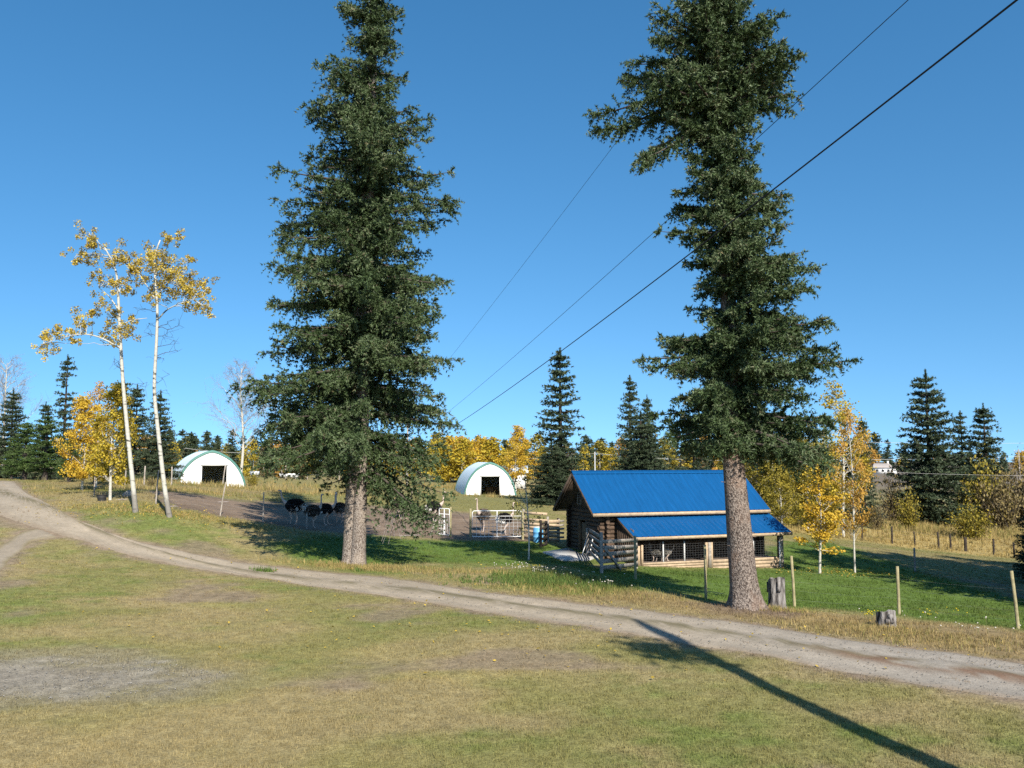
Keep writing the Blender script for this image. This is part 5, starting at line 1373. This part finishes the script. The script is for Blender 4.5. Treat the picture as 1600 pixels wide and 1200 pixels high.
wire_fence('lawn fence of round treated posts beyond the driveway verge', [GP(993, 906), GP(1103, 936), GP(1242, 949), GP(1405, 961), GP(1592, 983), GP(1760, 1002)], (1.78, 1.85, 1.72, 1.62, 1.78, 1.75), (.055, .05, .05, .055, .055, .05), 'post_wood', (.25, .55, .85, 1.2), .0014, leans=[(0, 0), (.0, 0), (-.07, 0), (.0, 0), (-.14, 0), (0, 0)])
wire_fence('page wire fence crossing the lawn with one pale post', [G(1300, 51), G(1365, 49), G(1430, 47), G(1520, 43), G(1610, 38.5), G(1720, 34)], (1.28,), (.06,), 'timber_old', (.08, .25, .42, .6, .8, 1.0), .0035, verticals=.28, skip=(0, 1, 3, 4, 5), leans=[(0, 0)] * 6)
dk = []
for px, py in [(1290, 838), (1347, 845), (1394, 850), (1430, 853), (1467, 858), (1486, 860), (1509, 862), (1553, 867), (1585, 870), (1640, 874)]: dk.append(GP(px, py))
wire_fence('old fence of dark stubby posts along the straw field', dk, (1.25, 1.3, 1.4, 1.15, 1.35, 1.25, 1.1, 1.2, 1.05, 1.2), (.075, .07, .08, .06, .075, .08, .12, .08), 'post_dark', (.4, .8, 1.1), .003)
wire_fence('thin post fence along the foot of the dirt bank', [GP(147, 775), GP(243, 788), GP(343, 806), GP(411, 817), GP(479, 827), GP(560, 833)], (1.75, 1.8, 1.75, 1.6, .85, 1.2), (.035, .04, .035, .035, .05, .05), 'timber_old', (.3, .6, .9, 1.2, 1.5), .0025, leans=[(0, 0), (.1, 0), (.28, 0), (0, 0), (0, 0), (0, 0)])
wire_fence('far pasture fence between the shelters', [G(400, 118), G(440, 119), G(480, 120), G(530, 120), G(580, 120)], (1.3,), (.06,), 'timber_old', (1.2, .7), .02)
wire_fence('field fence beyond the aspen trunks', [G(195, 66), G(225, 68), G(268, 70)], (1.5,), (.06,), 'timber_old', (.5, 1.0, 1.4), .003)
single_post('dark leaning stake in the dirt bank before the nearer shelter', G(347, 80), 2.0, .06, 'timber_old', 'stake', None, (.25, 0))

# ------------------------------------------------------------------ stumps, tub, debris
def stump(label, g, r, h, seed, chip=.1):
    rgx = np.random.default_rng(seed); t = thing('tree_stump', label, 'stump', g)
    n = 26; a = np.arange(n) / n * 2 * math.pi
    wob = 1 + .06 * np.sin(a * 3 + seed) + .05 * np.sin(a * 7) + rgx.normal(0, .02, n)
    zs = [-.1, .0, .12, .4, .7, 1.0]; fl = [1.25, 1.18, 1.05, 1.0, .98, 1.0]
    topn = h + chip * np.sin(a + seed) * .6 + rgx.normal(0, .015, n)
    V = []
    for z, f_ in zip(zs, fl):
        zz = z * topn if z > 0 else np.full(n, z)
        V.append(np.stack([np.cos(a) * r * f_ * wob, np.sin(a) * r * f_ * wob, zz], 1))
    V = np.concatenate(V); k = len(zs)
    i = np.arange(k - 1)[:, None] * n; j = np.arange(n)[None]
    b = MB().add(V, np.stack([i + j, i + (j + 1) % n, i + n + (j + 1) % n, i + n + j], -1).reshape(-1, 4))
    link('bark', b.mesh('stump_bark', None, True), M['stump'], t)
    rim = V[-n:] * [.97, .97, 1]; mid = rim * [.5, .5, 1] + [0, 0, -.02]
    c = MB(); jj = np.arange(n)
    c.add(np.concatenate([rim - [0, 0, .012], mid, [[0, 0, h - .03]]]), np.stack([jj, (jj + 1) % n, n + (jj + 1) % n, n + jj], -1)); c.f.append(np.stack([n + jj, n + (jj + 1) % n, np.full(n, 2 * n)], -1)); c.m.append(np.zeros(n))
    link('cut_face', c.mesh('stump_cut'), M['cutwood'], t)
    for q in range(5):
        aa = rgx.uniform(0, 6.28); link('bark_flake', MB().box((math.cos(aa) * r * 1.04, math.sin(aa) * r * 1.04, h * rgx.uniform(.4, .9)), (.05, .12, h * .35), rot=Matrix.Rotation(aa, 3, 'Z')).mesh('bark_flake'), M['stump'], t)
    return t
stump('tall grey split stump close beside the bare spruce trunk', GP(1214, 951), .265, .95, 3, .14)
stump('short grey tree stump in the dry verge grass', GP(1384, 979), .26, .44, 9, .1)
g = GP(159, 783); t = thing('rubber_tub', 'black rubber tub on the grass beside the crooked thin aspen', 'tub', g)
link('bowl', MB().tube([(0, 0, -.02), (0, 0, .12), (0, 0, .32), (0, 0, .30), (0, 0, .1)], [.19, .22, .25, .225, .19], 16).mesh('tub_bowl', None, True), M['black_plastic'], t)
link('rim', MB().tube([(.25 * math.cos(a), .25 * math.sin(a), .32) for a in np.linspace(0, 2 * math.pi, 17)], .018, 6).mesh('tub_rim'), M['black_plastic'], t)
g = GP(200, 776)
bm = bmesh.new(); bmesh.ops.create_icosphere(bm, subdivisions=3, radius=.3)
for v in bm.verts:
    v.co *= 1 + .22 * math.sin(v.co.x * 13 + 1) * math.sin(v.co.y * 11 + 2); v.co.z *= .8
me = bpy.data.meshes.new('boulder'); bm.to_mesh(me); bm.free()
tag(link('boulder', me, M['rock'], loc=tuple(g + [0, 0, .08])), 'grey boulder behind the foot of the leaning white aspen', 'stone')
for i, (px, py, L, a) in enumerate([(262, 793, 1.0, .3), (345, 786, .9, .1), (190, 782, .8, -.4), (640, 838, 1.2, .2)]):
    g = GP(px, py); s = np.linspace(-.5, .5, 6)[:, None]
    o = link('fallen_branch', MB().tube(np.array([math.cos(a), math.sin(a), .05]) * s * L + rb.normal(0, .02, (6, 3)), np.linspace(.035, .015, 6), 5).mesh('fallen_branch'), M['twig'], loc=tuple(g + [0, 0, .04]))
    tag(o, ['grey fallen branch at the foot of the bent white aspen', 'grey fallen branch lying across the dirt bank', 'grey fallen branch behind the leaning white aspen', 'grey fallen branch at the edge of the paddock under the big spruce'][i], 'branch')

# ------------------------------------------------------------------ ostriches
def ostrich_mesh(pose, name):
    """one continuous skinned body; torso, neck, head, jointed legs"""
    if pose == 'up': neck = [(.42, 0, 1.22), (.55, 0, 1.42), (.56, 0, 1.70), (.55, 0, 1.95), (.57, 0, 2.08), (.66, 0, 2.09), (.76, 0, 2.05)]
    elif pose == 'fore': neck = [(.42, 0, 1.20), (.60, 0, 1.32), (.72, 0, 1.55), (.75, 0, 1.78), (.78, 0, 1.88), (.87, 0, 1.88), (.96, 0, 1.84)]
    else: neck = [(.44, 0, 1.14), (.62, 0, 1.12), (.82, 0, .98), (.98, 0, .80), (1.06, 0, .70), (1.13, 0, .62), (1.18, 0, .53)]
    vs_ = [(0, 0, 1.08), (.22, 0, 1.12)] + neck + [(-.26, 0, 1.06), (-.48, 0, 1.00)]
    rad = [(.28, .30), (.25, .27), (.13, .14), (.065, .065), (.045, .045), (.042, .042), (.062, .058), (.055, .05), (.018, .014), (.24, .24), (.10, .10)]
    ed = [(0, 1), (1, 2), (2, 3), (3, 4), (4, 5), (5, 6), (6, 7), (7, 8), (0, 9), (9, 10)]
    for s in (-1, 1):
        n = len(vs_); fx = .10 * s
        vs_ += [(.0, .16 * s, .92), (.10 + fx * .3, .15 * s, .74), (-.07 + fx, .14 * s, .44), (.0 + fx, .14 * s, .06), (.11 + fx, .14 * s, .025), (.18 + fx, .15 * s, .02)]
        rad += [(.15, .15), (.10, .10), (.042, .042), (.030, .030), (.038, .026), (.022, .016)]
        ed += [(0, n)] + [(n + i, n + i + 1) for i in range(5)]
    me = bpy.data.meshes.new('tmp'); me.from_pydata(vs_, ed, [])
    o = bpy.data.objects.new('tmp', me); COL.objects.link(o)
    sk = o.modifiers.new('skin', 'SKIN'); sk.use_smooth_shade = True
    o.modifiers.new('sub', 'SUBSURF').levels = 2
    for i, r in enumerate(rad):
        o.data.skin_vertices[0].data[i].radius = r; o.data.skin_vertices[0].data[i].use_root = (i == 0)
    dg = bpy.context.evaluated_depsgraph_get(); dg.update()
    out = bpy.data.meshes.new_from_object(o.evaluated_get(dg)); out.name = name
    bpy.data.objects.remove(o)
    out.materials.clear()
    return out
def plumage(rg, n, c, s, L):
    """short ragged feathers all over the torso, swept backwards"""
    th_ = np.arccos(rg.uniform(-.9, 1, n)); ph = rg.uniform(0, 2 * math.pi, n)
    nrm = np.stack([np.sin(th_) * np.cos(ph), np.sin(th_) * np.sin(ph), np.cos(th_)], 1)
    p = np.array(c) + nrm * s
    return p, unit(nrm * .5 + np.array([-1., 0, -.35])), np.full(n, L)
_om = {p: ostrich_mesh(p, 'ostrich_' + p) for p in ('up', 'fore', 'down')}
rgo = np.random.default_rng(15)
_p, _d, _s = plumage(rgo, 1500, (-.03, 0, 1.10), np.array([.50, .30, .31]), .14)
PL = tufts_to_mesh('ostrich_plumage', _p, _d, _s, np.full(len(_p), .5), 2, .5, rgo, .5)
_p2 = rgo.normal(0, 1, (160, 3)) * [.05, .10, .07] + [-.52, 0, 1.0]
TL = tufts_to_mesh('ostrich_tail', _p2, unit(rgo.normal(0, .4, (160, 3)) + [-.8, 0, -.4]), np.full(160, .13), np.full(160, .5), 2, .5, rgo, .5)
WT = [tufts_to_mesh('ostrich_wing', rgo.normal(0, 1, (60, 3)) * [.04, .02, .03] + [-.30, s * .27, .92], unit(rgo.normal(0, .4, (60, 3)) + [-.8, 0, -.5]), np.full(60, .10), np.full(60, .5), 2, .5, rgo, .5) for s in (-1, 1)]
_c2 = {}
def pm_(me, key):
    if (me.name, key) not in _c2: _c2[(me.name, key)] = clone_with(me, M[key])
    return _c2[(me.name, key)]
def ostrich(label, g, rz, pose, key, sc, group='ostriches in the paddock'):
    o = link('ostrich', pm_(_om[pose], 'bird_skin'), None, loc=tuple(g), rot=(0, 0, rz), scale=sc); tag(o, label, 'ostrich', group)
    link('plumage', pm_(PL, key), None, o)
    link('tail_feathers', pm_(TL, 'feather_white' if key == 'feather_black' else 'feather_grey'), None, o)
    if key == 'feather_black':
        for w_ in WT: link('wing_feathers', pm_(w_, 'feather_white'), None, o)
    return o
ostrich('black ostrich facing away from the double trunk, left of the brown one', GP(458, 821), math.pi - .2, 'fore', 'feather_black', 1.02)
ostrich('brown ostrich, front one of the pair near the double trunk', GP(490, 826), .9, 'up', 'feather_brown', .9)
ostrich('black ostrich standing behind the brown one near the double trunk', G(510, 52.5), .1, 'up', 'feather_black', .90)
ostrich('dark ostrich close to the shaded side of the double trunk', G(530, 54), 2.2, 'up', 'feather_brown', .92)
ostrich('grey brown ostrich under the drooping spruce branches', G(628, 58), -.4, 'fore', 'feather_brown', 1.0)
ostrich('black ostrich beyond the narrow mesh gate with upright neck', G(680, 57.5), .0, 'up', 'feather_black', .95)
ostrich('brown ostrich behind the left half of the wide gate', G(754, 54), -2.2, 'up', 'feather_brown', 1.0)
ostrich('black ostrich behind the right half of the wide gate', G(790, 53), .5, 'up', 'feather_black', .95)
def barn_pt(u, v, z):
    return np.array([4.18 + math.cos(TH) * u - math.sin(TH) * v, 44.5 + math.sin(TH) * u + math.cos(TH) * v, BZ + z])
for u, v, rz, pose, s, lab in [(3.02, -1.0, 2.4, 'up', (.50, .50, .43), 'young grey ostrich left of the steel post in the lean-to pen'), (3.55, -.95, 2.0, 'up', (.48, .48, .42), 'young grey ostrich just right of the steel post in the lean-to pen'), (3.85, -.85, .3, 'fore', (.50, .50, .42), 'young grey ostrich standing behind its mates in the lean-to pen')]:
    ostrich(lab, barn_pt(u, v, .42), rz, pose, 'feather_grey', s, 'young ostriches in the lean-to pen')
tag(link('pen_floor', MB().box((0, 0, 0), (8.7, 1.85, .5)).mesh('pen_floor'), M['paddock_floor'] if 'paddock_floor' in M else M['door_wood'], loc=tuple(barn_pt(6.1, -.55, .15)), rot=(0, 0, TH)), 'brown earth floor of the pen under the lean-to', 'floor')

# ------------------------------------------------------------------ overhead lines
def cable(label, a, b_, sag, r, m='cable', n=40):
    a = np.array(a, float); b_ = np.array(b_, float); s = np.linspace(0, 1, n)[:, None]
    p = a + (b_ - a) * s; p[:, 2] -= (sag * 4 * s * (1 - s)).ravel()
    o = link('overhead_cable', MB().tube(p - a, r, 5).mesh('overhead_cable'), M[m], loc=tuple(a)); return tag(o, label, 'cable')
cable('thick black service cable sloping across the sky past the bare trunk spruce', P(1640, -40, 13), P(640, 704, 112), .8, .020)
cable('thin upper wire sloping down behind both big spruces', P(1260, -175, 30), P(640, 636, 116), .5, .011)
cable('thin lower wire between the two big spruces', P(1560, -130, 19), P(640, 690, 112), .6, .012)
def pole(label, px, d, top, arm=None, r=.13, group=None, m='timber_old', az=0.):
    g = G(px, d); h = topz(px, top, d) - g[2]; t = thing('utility_pole', label, 'pole', g, az, group)
    link('mast', MB().tube([(0, 0, -.3), (0, 0, h)], [r, r * .7], 8).mesh('pole_mast'), M[m], t)
    if arm:
        link('cross_arm', MB().box((0, 0, h - .4), (arm, .12, .12)).mesh('pole_arm'), M[m], t)
        for q in (-.9, 0, .9): link('insulator', MB().tube([(q * arm / 2, 0, h - .34), (q * arm / 2, 0, h - .16)], .05, 6).mesh('pole_insulator'), M['white'], t)
    return g + [0, 0, h - .2]
cable_end = pole('tall pole behind the dense spruce that carries the sloping cables', 636, 113, 640, 2.0, .15)
u1 = pole('pale power pole left of the nearer shelter', 280, 120, 697, 1.8, .14)
u2 = pole('pale power pole behind the leafless birch', 446, 122, 704, 1.8, .14)
u3 = pole('pale power pole seen above the farther shelter', 761, 128, 713, None, .14, m='timber_old')
u4 = pole('white topped power pole behind the blue roof', 930, 112, 706, None, .08, m='galv')
u5 = pole('pale power pole at the far field road', 1594, 210, 702, 2.4, .2)
u6 = pole('short pale pole beside the tall field spruce', 1428, 150, 733, None, .14)
u7 = pole('power pole beyond the left spruces', -120, 115, 688, 1.8, .14)
u8 = pole('power pole out of view beyond the willow thicket', 1900, 150, 690, 2.0, .16)
u9 = pole('power pole hidden behind the barn grove', 1240, 125, 715, 1.8, .14)
for lab, a, b_, sg, r in [('power wire from the left edge to the shelter pole', u7, u1, .5, .02), ('power wire passing behind the leafless birch', u1, u2, .4, .02), ('power wire running behind the dense spruce', u2, u3, .5, .018), ('power wire behind the tall irregular spruce', u3, u4, .4, .018), ('power wire running behind the blue roof', u4, u9, .5, .018),
                          ('power wire crossing in front of the field spruces', u9, u8, 1.0, .022)]:
    cable(lab, a, b_, sg, r, 'wire_bright')
cable('upper power wire above the far field house', P(1300, 690, 200), P(1760, 690, 200), .4, .03, 'wire_bright')
cable('lower power wire crossing the big lone field spruce', P(1280, 732, 82), P(1760, 742, 82), .3, .008, 'wire_bright')

# ------------------------------------------------------------------ far house
g = G(1378, 300); t = thing('far_house', 'small white farmhouse with grey roof far across the field', 'house', g, -.25)
t.scale = (.7, .7, .8)
link('wall', MB().box((0, 0, 1.4), (8.5, 6, 2.8)).box((5.2, -1, 1.0), (2.5, 3, 2)).mesh('house_wall'), M['white'], t)
rf = link('roof', MB().add([[-5, -3.6, 2.7], [5, -3.6, 2.7], [5, 3.6, 2.7], [-5, 3.6, 2.7], [-3.5, 0, 4.6], [3.5, 0, 4.6]], [[0, 1, 5, 4], [2, 3, 4, 5]]).add([[5, -3.6, 2.7], [5, 3.6, 2.7], [3.5, 0, 4.6]], [[0, 1, 2]]).add([[-5, 3.6, 2.7], [-5, -3.6, 2.7], [-3.5, 0, 4.6]], [[0, 1, 2]]).mesh('house_roof'), M['grey_roof'], t)
link('chimney', MB().box((3.0, .5, 4.4), (.8, .8, 2.4)).mesh('house_chimney'), M['white'], rf)
for x in (-2.6, 0, 2.6): link('window', MB().box((x, -3.03, 1.5), (1.1, .06, 1.1)).mesh('house_window'), M['glass_dark'], t)
link('door', MB().box((4.0, -3.03, 1.0), (.6, .06, 2.0)).mesh('house_door'), M['door_wood'], t)
# white feed troughs in the far pasture
for px, w, lab in [(452, 2.2, 'white trough with a wire rack in the far pasture'), (398, 1.0, 'small white box at the far pasture fence')]:
    g = G(px, 112); t = thing('feed_trough', lab, 'trough', g)
    link('tray', MB().box((0, 0, .45), (w, .7, .5), taper=1.12).mesh('trough_tray'), M['white'], t)
    for s in (-1, 1): link('leg', MB().box((s * w * .4, 0, .1), (.1, .5, .4)).mesh('trough_leg'), M['timber_old'], t)
